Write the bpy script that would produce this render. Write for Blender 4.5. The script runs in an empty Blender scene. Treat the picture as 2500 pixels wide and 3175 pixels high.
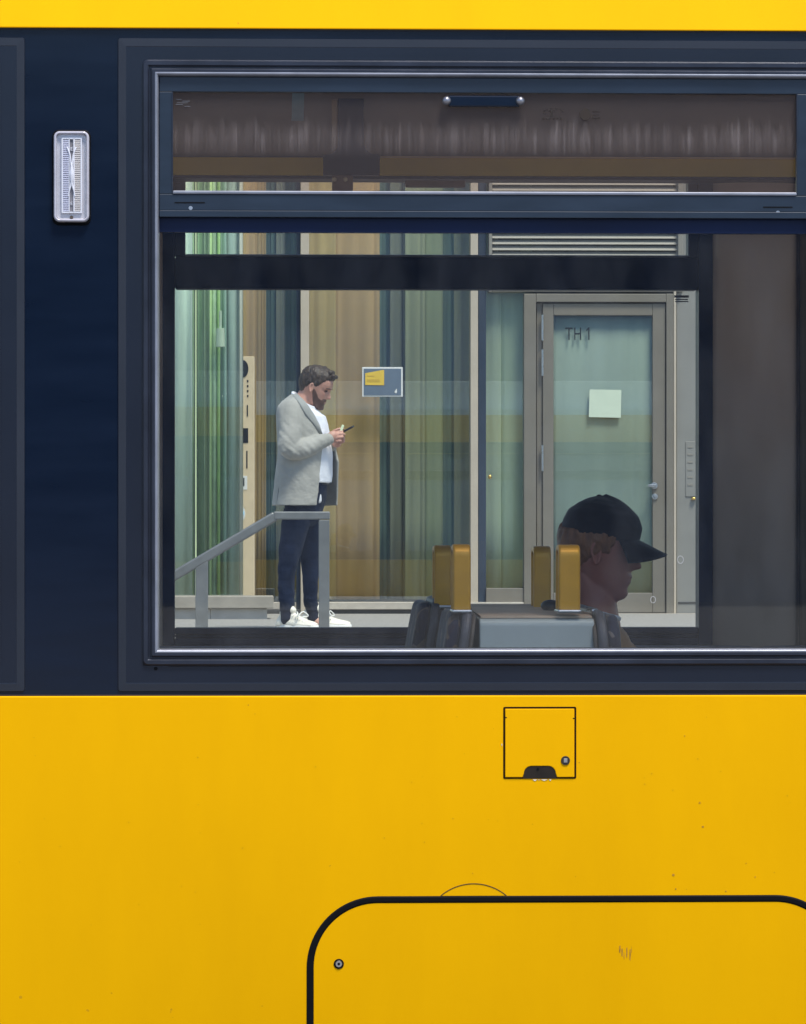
import bpy, math, random
import numpy as np
from mathutils import Vector, Matrix, noise as mnoise

random.seed(7)
SC = bpy.context.scene
COL = SC.collection

# ---------------------------------------------------------------- camera
TH = math.radians(2.2155)          # camera turned a little to the right of square-on
CAM = Vector((-9.0 * math.tan(TH), -9.0, 1.65))
FPX, HOR = 13235.0, 1645.2         # focal length and horizon in photograph pixels
KD = 2500.0 / 1708.0
cam_d = bpy.data.cameras.new('camera')
cam = bpy.data.objects.new('camera', cam_d)
COL.objects.link(cam)
cam.location = CAM
cam.rotation_euler = (math.radians(90), 0, -TH)
cam_d.sensor_fit = 'HORIZONTAL'
cam_d.sensor_width = 36.0
cam_d.lens = 36.0 * FPX / 2500.0
cam_d.shift_y = (HOR - 1587.5) / 2500.0
cam_d.clip_start, cam_d.clip_end = 0.1, 2000
SC.camera = cam

# ---------------------------------------------------------------- world, sun, exposure
SUN_EL, SUN_AZ = math.radians(64), math.radians(150)     # azimuth measured from +Y clockwise
world = bpy.data.worlds.new('World')
SC.world = world
world.use_nodes = True
wn = world.node_tree
bg = wn.nodes['Background']
sky = wn.nodes.new('ShaderNodeTexSky')
sky.sky_type = 'NISHITA'
sky.sun_disc = False
sky.sun_elevation = SUN_EL
sky.sun_rotation = SUN_AZ
sky.air_density = 1.0
sky.dust_density = 0.7
sky.ozone_density = 1.0
wn.links.new(sky.outputs[0], bg.inputs[0])
bg.inputs[1].default_value = 0.12
sun_d = bpy.data.lights.new('sun', 'SUN')
sun_d.energy = 2.6
sun_d.angle = math.radians(16)
sun_d.color = (1.0, 0.95, 0.88)
sun = bpy.data.objects.new('sun', sun_d)
COL.objects.link(sun)
sdir = Vector((math.sin(SUN_AZ) * math.cos(SUN_EL), math.cos(SUN_AZ) * math.cos(SUN_EL), math.sin(SUN_EL)))
sun.rotation_euler = (-sdir).to_track_quat('-Z', 'Y').to_euler()
sun.location = (0, -10, 20)

SC.view_settings.view_transform = 'Standard'
SC.view_settings.look = 'None'
SC.view_settings.exposure = 0.95
SC.view_settings.gamma = 1.0
SC.view_settings.use_curve_mapping = False
SC.render.engine = 'CYCLES'
cy = SC.cycles
cy.use_denoising = True
cy.max_bounces = 14
cy.diffuse_bounces = 4
cy.glossy_bounces = 5
cy.transmission_bounces = 6
cy.transparent_max_bounces = 32
cy.caustics_reflective = False
cy.caustics_refractive = False
cy.sample_clamp_indirect = 4.0

# ---------------------------------------------------------------- pixel measurements -> metres
FWD = Vector((math.sin(TH), math.cos(TH), 0))
RGT = Vector((math.cos(TH), -math.sin(TH), 0))
UP = Vector((0, 0, 1))


def ray(dx, dy):
    return FWD + RGT * ((dx * KD - 1250) / FPX) + UP * ((HOR - dy * KD) / FPX)


def P(dx, dy, Y):
    d = ray(dx, dy)
    return CAM + d * ((Y - CAM.y) / d.y)


def X0(dx, Y=0.0):
    return P(dx, 1124, Y).x


def Z0(dy, Y=0.0, dx=854):
    return P(dx, dy, Y).z


# ---------------------------------------------------------------- materials
def new_mat(name):
    m = bpy.data.materials.new(name)
    m.use_nodes = True
    nt = m.node_tree
    b = nt.nodes.get('Principled BSDF')
    return m, nt, b


def srgb(r, g, b):
    def f(c):
        c /= 255.0
        return c / 12.92 if c <= 0.04045 else ((c + 0.055) / 1.055) ** 2.4
    return (f(r), f(g), f(b), 1.0)


def tex_coord(nt, scale, kind='Object'):
    tc = nt.nodes.new('ShaderNodeTexCoord')
    mp = nt.nodes.new('ShaderNodeMapping')
    mp.inputs['Scale'].default_value = scale
    nt.links.new(tc.outputs[kind], mp.inputs[0])
    return mp


def nz(nt, scale=(1, 1, 1), freq=5.0, detail=4.0, rough=0.55):
    mp = tex_coord(nt, scale)
    n = nt.nodes.new('ShaderNodeTexNoise')
    n.inputs['Scale'].default_value = freq
    n.inputs['Detail'].default_value = detail
    n.inputs['Roughness'].default_value = rough
    nt.links.new(mp.outputs[0], n.inputs[0])
    return n


def ramp(nt, src, stops):
    r = nt.nodes.new('ShaderNodeValToRGB')
    e = r.color_ramp.elements
    while len(e) < len(stops):
        e.new(0.5)
    for i, (p, c) in enumerate(stops):
        e[i].position = p
        e[i].color = c if len(c) == 4 else (*c, 1)
    nt.links.new(src, r.inputs[0])
    return r


def mat(name, col, rough=0.5, metal=0.0, var=0.12, freq=6.0, scale=(1, 1, 1), bump=0.0, bfreq=60.0,
        coat=0.0, spec=0.5, bscale=None, rvar=0.1, sheen=0.0, bdist=0.01):
    m, nt, b = new_mat(name)
    c = tuple(col[:3])
    if var > 0:
        n = nz(nt, scale, freq)
        lo = tuple(max(0, x * (1 - var)) for x in c)
        hi = tuple(min(1, x * (1 + var)) for x in c)
        r = ramp(nt, n.outputs[0], [(0.3, lo), (0.7, hi)])
        nt.links.new(r.outputs[0], b.inputs['Base Color'])
        if rvar > 0:
            mr = nt.nodes.new('ShaderNodeMapRange')
            mr.inputs['To Min'].default_value = max(0.02, rough - rvar)
            mr.inputs['To Max'].default_value = min(1, rough + rvar)
            nt.links.new(n.outputs[0], mr.inputs[0])
            nt.links.new(mr.outputs[0], b.inputs['Roughness'])
        else:
            b.inputs['Roughness'].default_value = rough
    else:
        b.inputs['Base Color'].default_value = (*c, 1)
        b.inputs['Roughness'].default_value = rough
    b.inputs['Metallic'].default_value = metal
    b.inputs['Specular IOR Level'].default_value = spec
    b.inputs['Coat Weight'].default_value = coat
    b.inputs['Coat Roughness'].default_value = 0.06
    b.inputs['Sheen Weight'].default_value = sheen
    if bump > 0:
        n2 = nz(nt, bscale or (1, 1, 1), bfreq, 6)
        bm = nt.nodes.new('ShaderNodeBump')
        bm.inputs['Strength'].default_value = bump
        bm.inputs['Distance'].default_value = bdist
        nt.links.new(n2.outputs[0], bm.inputs['Height'])
        nt.links.new(bm.outputs[0], b.inputs['Normal'])
    return m


def glass(name, tint, refl_scale=1.0, refl_add=0.0, dirt_haze=0.0, dirt_haze_col=(0.4, 0.38, 0.36), rough=0.0, streaks=None):
    """window pane: transparent sheet, Fresnel reflection, optional dust and painted haze with running marks"""
    m, nt, b = new_mat(name)
    nt.nodes.remove(b)
    out = nt.nodes['Material Output']
    tr = nt.nodes.new('ShaderNodeBsdfTransparent')
    tr.inputs[0].default_value = (*tint, 1)
    gl = nt.nodes.new('ShaderNodeBsdfGlossy')
    gl.inputs['Roughness'].default_value = rough
    # Schlick reflectance, the same from both sides of the sheet
    lw = nt.nodes.new('ShaderNodeLayerWeight')
    lw.inputs[0].default_value = 0.5
    p5 = nt.nodes.new('ShaderNodeMath'); p5.operation = 'POWER'; p5.inputs[1].default_value = 5.0
    nt.links.new(lw.outputs['Facing'], p5.inputs[0])
    fr = nt.nodes.new('ShaderNodeMath'); fr.operation = 'MULTIPLY_ADD'
    fr.inputs[1].default_value = 0.96; fr.inputs[2].default_value = 0.04
    nt.links.new(p5.outputs[0], fr.inputs[0])
    ma = nt.nodes.new('ShaderNodeMath')
    ma.operation = 'MULTIPLY_ADD'
    ma.use_clamp = True
    ma.inputs[1].default_value = refl_scale
    ma.inputs[2].default_value = refl_add
    nt.links.new(fr.outputs[0], ma.inputs[0])
    mx = nt.nodes.new('ShaderNodeMixShader')
    nt.links.new(ma.outputs[0], mx.inputs[0])
    last = tr
    if dirt_haze > 0:
        df = nt.nodes.new('ShaderNodeBsdfDiffuse')
        df.inputs[0].default_value = (*dirt_haze_col, 1)
        mask = None
        if streaks:
            zmin, zmax, amp = streaks
            # running marks of dried rain: thin in x, long in z, only in a band of the pane
            n = nz(nt, (1, 1, 0.02), 85.0, 4, 0.7)
            r = ramp(nt, n.outputs[0], [(0.40, (0.08, 0.08, 0.08)), (0.56, (0.3, 0.3, 0.3)), (0.72, (1, 1, 1))])
            n3 = nz(nt, (1, 1, 0.0), 60.0, 3, 0.7)     # uneven upper ends
            tc = nt.nodes.new('ShaderNodeTexCoord')
            sp = nt.nodes.new('ShaderNodeSeparateXYZ')
            nt.links.new(tc.outputs['Object'], sp.inputs[0])
            ad = nt.nodes.new('ShaderNodeMath')
            ad.operation = 'MULTIPLY_ADD'
            ad.inputs[1].default_value = 0.10
            nt.links.new(n3.outputs[0], ad.inputs[0])
            nt.links.new(sp.outputs[2], ad.inputs[2])
            up = nt.nodes.new('ShaderNodeMapRange')
            up.inputs['From Min'].default_value = zmax + 0.05
            up.inputs['From Max'].default_value = zmax + 0.02
            nt.links.new(ad.outputs[0], up.inputs[0])
            dn = nt.nodes.new('ShaderNodeMapRange')
            dn.inputs['From Min'].default_value = zmin
            dn.inputs['From Max'].default_value = zmin + 0.04
            nt.links.new(sp.outputs[2], dn.inputs[0])
            m1 = nt.nodes.new('ShaderNodeMath'); m1.operation = 'MULTIPLY'
            nt.links.new(up.outputs[0], m1.inputs[0]); nt.links.new(dn.outputs[0], m1.inputs[1])
            m2 = nt.nodes.new('ShaderNodeMath'); m2.operation = 'MULTIPLY'
            nt.links.new(m1.outputs[0], m2.inputs[0]); nt.links.new(r.outputs[0], m2.inputs[1])
            m3 = nt.nodes.new('ShaderNodeMath'); m3.operation = 'MULTIPLY_ADD'; m3.use_clamp = True
            m3.inputs[1].default_value = amp; m3.inputs[2].default_value = dirt_haze
            nt.links.new(m2.outputs[0], m3.inputs[0])
            mask = m3
        else:
            n = nz(nt, (1, 1, 0.4), 9.0, 6, 0.65)
            mr = nt.nodes.new('ShaderNodeMapRange')
            mr.inputs['From Min'].default_value = 0.3
            mr.inputs['From Max'].default_value = 0.75
            mr.inputs['To Max'].default_value = dirt_haze * 2
            nt.links.new(n.outputs[0], mr.inputs[0])
            mask = mr
        md = nt.nodes.new('ShaderNodeMixShader')
        nt.links.new(mask.outputs[0], md.inputs[0])
        nt.links.new(tr.outputs[0], md.inputs[1])
        nt.links.new(df.outputs[0], md.inputs[2])
        last = md
    nt.links.new(last.outputs[0], mx.inputs[1])
    nt.links.new(gl.outputs[0], mx.inputs[2])
    nt.links.new(mx.outputs[0], out.inputs[0])
    return m


def yellow_paint(name):
    m, nt, b = new_mat(name)
    base = (0.83, 0.418, 0.0003)
    n = nz(nt, (1, 1, 0.28), 3.0, 6, 0.6)
    r = ramp(nt, n.outputs[0], [(0.3, (base[0] * 0.93, base[1] * 0.915, base[2])), (0.62, base)])
    # small flecks of road dirt
    n2 = nz(nt, (1, 1, 1), 48, 2, 0.5)
    r2 = ramp(nt, n2.outputs[0], [(0.765, (0, 0, 0)), (0.80, (1, 1, 1))])
    mx = nt.nodes.new('ShaderNodeMix'); mx.data_type = 'RGBA'
    fm = nt.nodes.new('ShaderNodeMath'); fm.operation = 'MULTIPLY'; fm.inputs[1].default_value = 0.35
    nt.links.new(r2.outputs[0], fm.inputs[0])
    nt.links.new(fm.outputs[0], mx.inputs[0])
    nt.links.new(r.outputs[0], mx.inputs[6])
    mx.inputs[7].default_value = (0.22, 0.11, 0.02, 1)
    nt.links.new(mx.outputs[2], b.inputs['Base Color'])
    b.inputs['Roughness'].default_value = 0.45
    b.inputs['Specular IOR Level'].default_value = 0.05
    b.inputs['Coat Weight'].default_value = 0.0
    b.inputs['Coat Roughness'].default_value = 0.18
    n3 = nz(nt, (1, 1, 0.7), 1.6, 2)
    bm = nt.nodes.new('ShaderNodeBump')
    bm.inputs['Strength'].default_value = 0.25
    bm.inputs['Distance'].default_value = 0.02
    nt.links.new(n3.outputs[0], bm.inputs['Height'])
    n4 = nz(nt, (1, 1, 1), 420, 2)
    bm2 = nt.nodes.new('ShaderNodeBump')
    bm2.inputs['Strength'].default_value = 0.05
    bm2.inputs['Distance'].default_value = 0.001
    nt.links.new(n4.outputs[0], bm2.inputs['Height'])
    nt.links.new(bm.outputs[0], bm2.inputs['Normal'])
    nt.links.new(bm2.outputs[0], b.inputs['Normal'])
    return m


def pattern_fabric(name):
    m, nt, b = new_mat(name)
    mp = tex_coord(nt, (1, 1, 1))
    v = nt.nodes.new('ShaderNodeTexVoronoi')
    v.inputs['Scale'].default_value = 32
    nt.links.new(mp.outputs[0], v.inputs[0])
    sp = nt.nodes.new('ShaderNodeSeparateColor')
    nt.links.new(v.outputs['Color'], sp.inputs[0])
    r = ramp(nt, sp.outputs[0], [(0.0, (0.010, 0.012, 0.035)), (0.45, (0.018, 0.014, 0.03)), (0.6, (0.10, 0.07, 0.055)),
                                 (0.75, (0.05, 0.05, 0.10)), (0.9, (0.16, 0.13, 0.12))])
    r.color_ramp.interpolation = 'CONSTANT'
    nt.links.new(r.outputs[0], b.inputs['Base Color'])
    b.inputs['Roughness'].default_value = 0.9
    b.inputs['Sheen Weight'].default_value = 0.2
    return m


def cloth_mat(name, col, var=0.15, bump=0.35, rough=0.92, sheen=0.25, wfreq=26.0):
    m = mat(name, col, rough, 0, var, 9.0, (1, 1, 1), 0, rvar=0, sheen=sheen, spec=0.2)
    nt = m.node_tree
    b = nt.nodes['Principled BSDF']
    n1 = nz(nt, (1, 1, 1.2), wfreq, 5, 0.55)
    b1 = nt.nodes.new('ShaderNodeBump'); b1.inputs['Strength'].default_value = bump; b1.inputs['Distance'].default_value = 0.02
    nt.links.new(n1.outputs[0], b1.inputs['Height'])
    n2 = nz(nt, (1, 1, 1), 500, 2)
    b2 = nt.nodes.new('ShaderNodeBump'); b2.inputs['Strength'].default_value = 0.2; b2.inputs['Distance'].default_value = 0.001
    nt.links.new(n2.outputs[0], b2.inputs['Height'])
    nt.links.new(b1.outputs[0], b2.inputs['Normal'])
    nt.links.new(b2.outputs[0], b.inputs['Normal'])
    return m


def hair_mat(name, lo, hi):
    m, nt, b = new_mat(name)
    n = nz(nt, (1, 1, 0.35), 60, 5, 0.6)
    r = ramp(nt, n.outputs[0], [(0.3, lo), (0.7, hi)])
    nt.links.new(r.outputs[0], b.inputs['Base Color'])
    b.inputs['Roughness'].default_value = 0.55
    bm = nt.nodes.new('ShaderNodeBump'); bm.inputs['Strength'].default_value = 0.6; bm.inputs['Distance'].default_value = 0.006
    nt.links.new(n.outputs[0], bm.inputs['Height'])
    nt.links.new(bm.outputs[0], b.inputs['Normal'])
    return m


def skin_mat(name, col):
    m, nt, b = new_mat(name)
    n = nz(nt, (1, 1, 1), 22, 4)
    r = ramp(nt, n.outputs[0], [(0.3, (col[0] * 0.93, col[1] * 0.82, col[2] * 0.8)), (0.7, col)])
    nt.links.new(r.outputs[0], b.inputs['Base Color'])
    b.inputs['Roughness'].default_value = 0.5
    b.inputs['Subsurface Weight'].default_value = 0.12
    b.inputs['Subsurface Radius'].default_value = (0.012, 0.005, 0.003)
    b.inputs['Subsurface Scale'].default_value = 1.0
    return m


M = {}
M['yellow'] = yellow_paint('yellow_tram_paint')
M['navy'] = mat('navy_black_gloss_panel', (0.0035, 0.0085, 0.021), 0.13, 0, 0.15, 3.0, (1, 1, 6), 0.0, 8, coat=0.0, rvar=0.05, spec=0.35)
M['surround'] = mat('window_surround_coating', (0.0055, 0.009, 0.019), 0.25, 0, 0.12, 3.0, (1, 1, 1), 0, rvar=0.04)
M['frame'] = mat('dark_anodised_window_frame', (0.024, 0.029, 0.045), 0.33, 0.35, 0.25, 10, (1, 1, 1), 0.02, 90)
M['lip'] = mat('bright_anodised_frame_lip', (0.24, 0.25, 0.29), 0.36, 0.5, 0.15, 14, (1, 1, 1))
M['sash'] = mat('blue_grey_sash_frame', (0.009, 0.019, 0.036), 0.36, 0.0, 0.2, 5, (1, 1, 5))
M['rubber'] = mat('black_rubber_seal', (0.0025, 0.0025, 0.0035), 0.6, 0, 0.2, 20, spec=0.15)
M['joint'] = mat('dark_joint_filler', (0.008, 0.007, 0.010), 0.6, 0, 0.2, 20)
M['steel'] = mat('brushed_steel', (0.55, 0.55, 0.56), 0.3, 1.0, 0.1, 40)
M['black_plastic'] = mat('black_plastic', (0.02, 0.018, 0.016), 0.45, 0, 0.2, 20)
M['interior_dark'] = mat('dark_interior_frame', (0.004, 0.011, 0.042), 0.45, 0, 0.2, 4, spec=0.2)
M['interior_taupe'] = mat('taupe_interior_cladding', (0.80, 0.61, 0.50), 0.33, 0, 0.1, 3, (1, 1, 0.5))
M['ceiling'] = mat('taupe_ceiling_lining', (0.46, 0.38, 0.33), 0.5, 0, 0.1, 3)
M['interior_grey'] = mat('grey_interior_lining', (0.32, 0.33, 0.33), 0.5, 0, 0.08, 4)
M['floor'] = mat('dark_speckled_floor', (0.06, 0.06, 0.065), 0.6, 0, 0.3, 160)
M['rail_yellow'] = mat('ochre_yellow_rail', (0.78, 0.55, 0.06), 0.4, 0, 0.08, 8)
M['bronze'] = mat('gold_anodised_handle', (0.68, 0.34, 0.024), 0.42, 0.3, 0.06, 30)
M['cabinet'] = mat('pale_grey_cabinet_paint', (0.40, 0.44, 0.43), 0.42, 0, 0.06, 4, bump=0.03, bfreq=200)
M['cabinet_top'] = mat('grey_brown_cabinet_top', (0.60, 0.44, 0.31), 0.55, 0, 0.15, 9, spec=0.2)
M['shell'] = mat('grey_seat_shell', (0.075, 0.072, 0.085), 0.5, 0, 0.15, 9, bump=0.05, bfreq=80)
M['seat_trim'] = mat('brown_grey_seat_trim', (0.085, 0.066, 0.052), 0.6, 0, 0.2, 12)
M['fabric'] = pattern_fabric('patterned_seat_fabric')
M['roofgrey'] = mat('pale_grey_roof_fairing', (0.78, 0.82, 0.84), 0.5, 0, 0.1, 2)
M['blue_label'] = mat('pale_blue_label', (0.5, 0.76, 0.9), 0.5, 0, 0.1, 20)
M['brown_bracket'] = mat('brown_bracket_paint', (0.22, 0.14, 0.10), 0.5, 0, 0.15, 30)

M['pane_near'] = glass('near_window_glass', (0.94, 0.955, 0.95), 0.7, 0.0, 0.018, (0.34, 0.36, 0.40))  # diffuse share also paints the pale haze of reflections on the pane
M['pane_sash'] = glass('tinted_sash_glass', (0.86, 0.82, 0.79), 0.6, 0.0, 0.058, (0.40, 0.345, 0.335), 0.0,
                       (Z0(335), Z0(255), 0.26))  # diffuse base doubles as a painted veil that lightens the ceiling behind
M['pane_far'] = glass('far_window_glass', (0.93, 0.95, 0.945), 0.5, 0.0, 0.006, (0.35, 0.36, 0.38))
M['pane_facade'] = glass('coated_facade_glass', (0.965, 0.975, 0.955), 1.0, 0.125)
M['pane_porch'] = glass('green_screen_glass', (0.945, 0.98, 0.945), 0.8, 0.05)
M['lens'] = glass('clear_lamp_lens', (0.97, 0.97, 0.98), 1.2, 0.02)

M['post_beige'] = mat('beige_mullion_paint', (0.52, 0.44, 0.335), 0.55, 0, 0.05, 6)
M['post_shade'] = mat('dark_blue_mullion_shade', (0.03, 0.045, 0.07), 0.5, 0, 0.1, 6)
M['door_taupe'] = mat('taupe_door_paint', (0.20, 0.175, 0.135), 0.5, 0, 0.06, 5)
M['louvre'] = mat('taupe_louvre_paint', (0.27, 0.245, 0.20), 0.5, 0, 0.06, 5)
M['wall_grey'] = mat('grey_wall_cladding', (0.26, 0.25, 0.22), 0.6, 0, 0.08, 4)
M['sill'] = mat('pale_stone_sill', (0.50, 0.44, 0.36), 0.7, 0, 0.12, 12, bump=0.1, bfreq=60)
M['dark_strip'] = mat('dark_drain_strip', (0.06, 0.058, 0.055), 0.7, 0, 0.25, 30)
M['room'] = mat('dim_room_wall', (0.16, 0.15, 0.12), 0.8, 0, 0.1, 3)
M['text_dark'] = mat('dark_lettering', (0.008, 0.011, 0.013), 0.5, 0, 0)
M['white'] = mat('white_print', (0.78, 0.77, 0.72), 0.5, 0, 0.03, 20)
M['poster_navy'] = mat('slate_blue_print', (0.13, 0.17, 0.22), 0.45, 0, 0.05, 20)
M['poster_yellow'] = mat('yellow_print', (0.78, 0.52, 0.06), 0.45, 0, 0.04, 20)
M['poster_line'] = mat('ochre_print', (0.60, 0.40, 0.05), 0.45, 0, 0)
M['totem'] = mat('cream_totem_panel', (0.70, 0.56, 0.36), 0.55, 0, 0.06, 10)
M['paper'] = mat('pale_green_white_paper', (0.62, 0.70, 0.53), 0.7, 0, 0.03, 10)
M['handrail'] = mat('galvanised_handrail', (0.22, 0.22, 0.21), 0.45, 0.4, 0.12, 12)
M['concrete'] = mat('light_concrete', (0.42, 0.40, 0.36), 0.8, 0, 0.12, 8, bump=0.2, bfreq=40)
M['coping'] = mat('taupe_coping', (0.34, 0.30, 0.24), 0.7, 0, 0.12, 8, bump=0.1, bfreq=40)
M['brass'] = mat('brass_fitting', (0.75, 0.5, 0.15), 0.3, 0.9, 0)

M['skin'] = skin_mat('fair_skin', (0.56, 0.31, 0.225))
M['skin_seated'] = skin_mat('tanned_skin', (0.44, 0.185, 0.13))
M['hair_man'] = hair_mat('dark_brown_hair', (0.022, 0.014, 0.009), (0.075, 0.048, 0.028))
M['beard'] = hair_mat('reddish_brown_beard', (0.075, 0.035, 0.022), (0.15, 0.075, 0.05))
M['hair_seated'] = hair_mat('reddish_blond_hair', (0.16, 0.065, 0.03), (0.34, 0.15, 0.065))
M['jacket'] = cloth_mat('light_grey_wool', (0.375, 0.36, 0.315), 0.1)
M['lapel'] = cloth_mat('grey_wool_lapel', (0.31, 0.31, 0.285), 0.08, 0.1)
M['shirt'] = cloth_mat('white_cotton', (0.80, 0.80, 0.84), 0.03, 0.3)
M['trousers'] = cloth_mat('navy_cotton', (0.008, 0.013, 0.030), 0.3, 0.4, 0.9, 0.05)
M['shoe'] = mat('cream_leather', (0.80, 0.74, 0.62), 0.6, 0, 0.05, 30, bump=0.1, bfreq=80)
M['sole'] = mat('white_rubber_sole', (0.82, 0.80, 0.74), 0.6, 0, 0.05, 30)
M['cap'] = cloth_mat('black_cotton_cap', (0.012, 0.012, 0.016), 0.2, 0.15)
M['tan_jacket'] = cloth_mat('tan_brown_jacket', (0.42, 0.22, 0.10), 0.15, 0.3)
M['phone'] = mat('dark_phone_glass', (0.03, 0.022, 0.02), 0.2, 0, 0)
M['eye'] = mat('dark_eye', (0.02, 0.015, 0.012), 0.2, 0, 0)


# ---------------------------------------------------------------- mesh helpers
class MB:
    def __init__(s):
        s.v, s.f = [], []

    def add(s, v, f):
        o = len(s.v)
        s.v += [tuple(p) for p in v]
        s.f += [tuple(i + o for i in q) for q in f]
        return s

    def box(s, x0, x1, y0, y1, z0, z1):
        v = [(x0, y0, z0), (x1, y0, z0), (x1, y1, z0), (x0, y1, z0), (x0, y0, z1), (x1, y0, z1), (x1, y1, z1), (x0, y1, z1)]
        return s.add(v, [(0, 3, 2, 1), (4, 5, 6, 7), (0, 1, 5, 4), (1, 2, 6, 5), (2, 3, 7, 6), (3, 0, 4, 7)])

    def bar(s, a, b, w, h, up=(0, 0, 1)):
        a, b = Vector(a), Vector(b)
        d = (b - a).normalized()
        sd = d.cross(Vector(up)).normalized()
        u = sd.cross(d).normalized()
        v = []
        for p in (a, b):
            for i, j in ((-1, -1), (1, -1), (1, 1), (-1, 1)):
                v.append(p + sd * (i * w / 2) + u * (j * h / 2))
        return s.add(v, [(0, 1, 2, 3), (7, 6, 5, 4), (0, 4, 5, 1), (1, 5, 6, 2), (2, 6, 7, 3), (3, 7, 4, 0)])

    def prism(s, pts, y0, y1):
        """closed outline of (x, z) given a depth from y0 to y1"""
        n = len(pts)
        v = [(x, y0, z) for x, z in pts] + [(x, y1, z) for x, z in pts]
        f = [tuple(range(n)), tuple(range(2 * n - 1, n - 1, -1))]
        for i in range(n):
            j = (i + 1) % n
            f.append((i, i + n, j + n, j))
        return s.add(v, f)

    def cyl(s, c, axis, r, h, n=20, r2=None):
        """cylinder or cone frustum from c along the axis"""
        c, ax = Vector(c), Vector(axis).normalized()
        q = ax.to_track_quat('Z', 'Y')
        r2 = r if r2 is None else r2
        v = []
        for k, rr in ((0, r), (h, r2)):
            for i in range(n):
                a = 2 * math.pi * i / n
                v.append(c + q @ Vector((rr * math.cos(a), rr * math.sin(a), k)))
        f = [tuple(range(n - 1, -1, -1)), tuple(range(n, 2 * n))]
        for i in range(n):
            j = (i + 1) % n
            f.append((i, j, j + n, i + n))
        return s.add(v, f)

    def ball(s, c, r, n=16, m=10, rot=None):
        c = Vector(c)
        r = (r, r, r) if not hasattr(r, '__len__') else r
        v, f = [], []
        for i in range(1, m):
            p = math.pi * i / m
            for j in range(n):
                a = 2 * math.pi * j / n
                q = Vector((r[0] * math.sin(p) * math.cos(a), r[1] * math.sin(p) * math.sin(a), r[2] * math.cos(p)))
                v.append(c + (rot @ q if rot else q))
        t = Vector((0, 0, r[2])); b = Vector((0, 0, -r[2]))
        v += [c + (rot @ t if rot else t), c + (rot @ b if rot else b)]
        it, ib = len(v) - 2, len(v) - 1
        for i in range(m - 2):
            for j in range(n):
                k = (j + 1) % n
                f.append((i * n + j, (i + 1) * n + j, (i + 1) * n + k, i * n + k))
        for j in range(n):
            k = (j + 1) % n
            f.append((it, j, k))
            f.append((ib, (m - 2) * n + k, (m - 2) * n + j))
        return s.add(v, f)

    def loft(s, rings, cap=True, closed=True):
        n = len(rings[0])
        v = [p for r in rings for p in r]
        f = []
        for i in range(len(rings) - 1):
            for j in range(n if closed else n - 1):
                k = (j + 1) % n
                f.append((i * n + j, i * n + k, (i + 1) * n + k, (i + 1) * n + j))
        if cap:
            f.append(tuple(range(n - 1, -1, -1)))
            f.append(tuple((len(rings) - 1) * n + j for j in range(n)))
        return s.add(v, f)

    def tube(s, pts, radii, n=18, flat=1.0, hint=(0, 1, 0), round_ends=True):
        """bent limb: rings square to the path, radius per point, rounded ends"""
        pts = [Vector(p) for p in pts]
        P2, R2 = catmull(pts, radii, 5)
        rings = []
        for i, p in enumerate(P2):
            a = P2[max(0, i - 1)]; b = P2[min(len(P2) - 1, i + 1)]
            d = (b - a).normalized()
            h = Vector(hint)
            if abs(d.dot(h)) > 0.93:
                h = Vector((1, 0, 0))
            u = d.cross(h).normalized()
            w = u.cross(d).normalized()
            if rings and round_ends:
                pass
            rings.append((p, d, u, w, R2[i]))
        out = []

        def ring(c, u, w, r):
            return [c + u * (r * math.cos(2 * math.pi * k / n)) + w * (r * flat * math.sin(2 * math.pi * k / n)) for k in range(n)]
        if round_ends:
            p, d, u, w, r = rings[0]
            for t in (0.02, 0.35, 0.65, 0.88):
                a = math.acos(t)
                out.append(ring(p - d * (r * math.sin(a)), u, w, r * math.cos(a)))
        for p, d, u, w, r in rings:
            out.append(ring(p, u, w, r))
        if round_ends:
            p, d, u, w, r = rings[-1]
            for t in (0.88, 0.65, 0.35, 0.02):
                a = math.acos(t)
                out.append(ring(p + d * (r * math.sin(a)), u, w, r * math.cos(a)))
        return s.loft(out)

    def build(s, name, m, parent=None, smooth=False, bevel=0.0, seg=2, loc=None, angle=35):
        me = bpy.data.meshes.new(name)
        me.from_pydata(s.v, [], s.f)
        me.update()
        me.materials.append(m)
        o = bpy.data.objects.new(name, me)
        COL.objects.link(o)
        if parent:
            o.parent = parent
        if loc is not None:
            o.location = loc
        import bmesh
        bm = bmesh.new(); bm.from_mesh(me)
        bmesh.ops.recalc_face_normals(bm, faces=bm.faces)
        bm.to_mesh(me); bm.free()
        if bevel > 0:
            b = o.modifiers.new('bevel', 'BEVEL')
            b.width = bevel; b.segments = seg; b.limit_method = 'ANGLE'; b.angle_limit = math.radians(angle)
            b.harden_normals = False
        if smooth:
            for p in me.polygons:
                p.use_smooth = True
        return o


def catmull(pts, radii, sub):
    if len(pts) < 3:
        out, r = [], []
        for i in range(sub * 2 + 1):
            t = i / (sub * 2)
            out.append(pts[0].lerp(pts[-1], t)); r.append(radii[0] * (1 - t) + radii[-1] * t)
        return out, r
    out, rr = [], []
    n = len(pts)
    for i in range(n - 1):
        p0, p1, p2, p3 = pts[max(0, i - 1)], pts[i], pts[i + 1], pts[min(n - 1, i + 2)]
        r0, r1, r2, r3 = radii[max(0, i - 1)], radii[i], radii[i + 1], radii[min(n - 1, i + 2)]
        for k in range(sub):
            t = k / sub
            c = [-0.5 * t ** 3 + t ** 2 - 0.5 * t, 1.5 * t ** 3 - 2.5 * t ** 2 + 1, -1.5 * t ** 3 + 2 * t ** 2 + 0.5 * t, 0.5 * t ** 3 - 0.5 * t ** 2]
            out.append(p0 * c[0] + p1 * c[1] + p2 * c[2] + p3 * c[3])
            rr.append(r0 * c[0] + r1 * c[1] + r2 * c[2] + r3 * c[3])
    out.append(pts[-1]); rr.append(radii[-1])
    return out, rr


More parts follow.
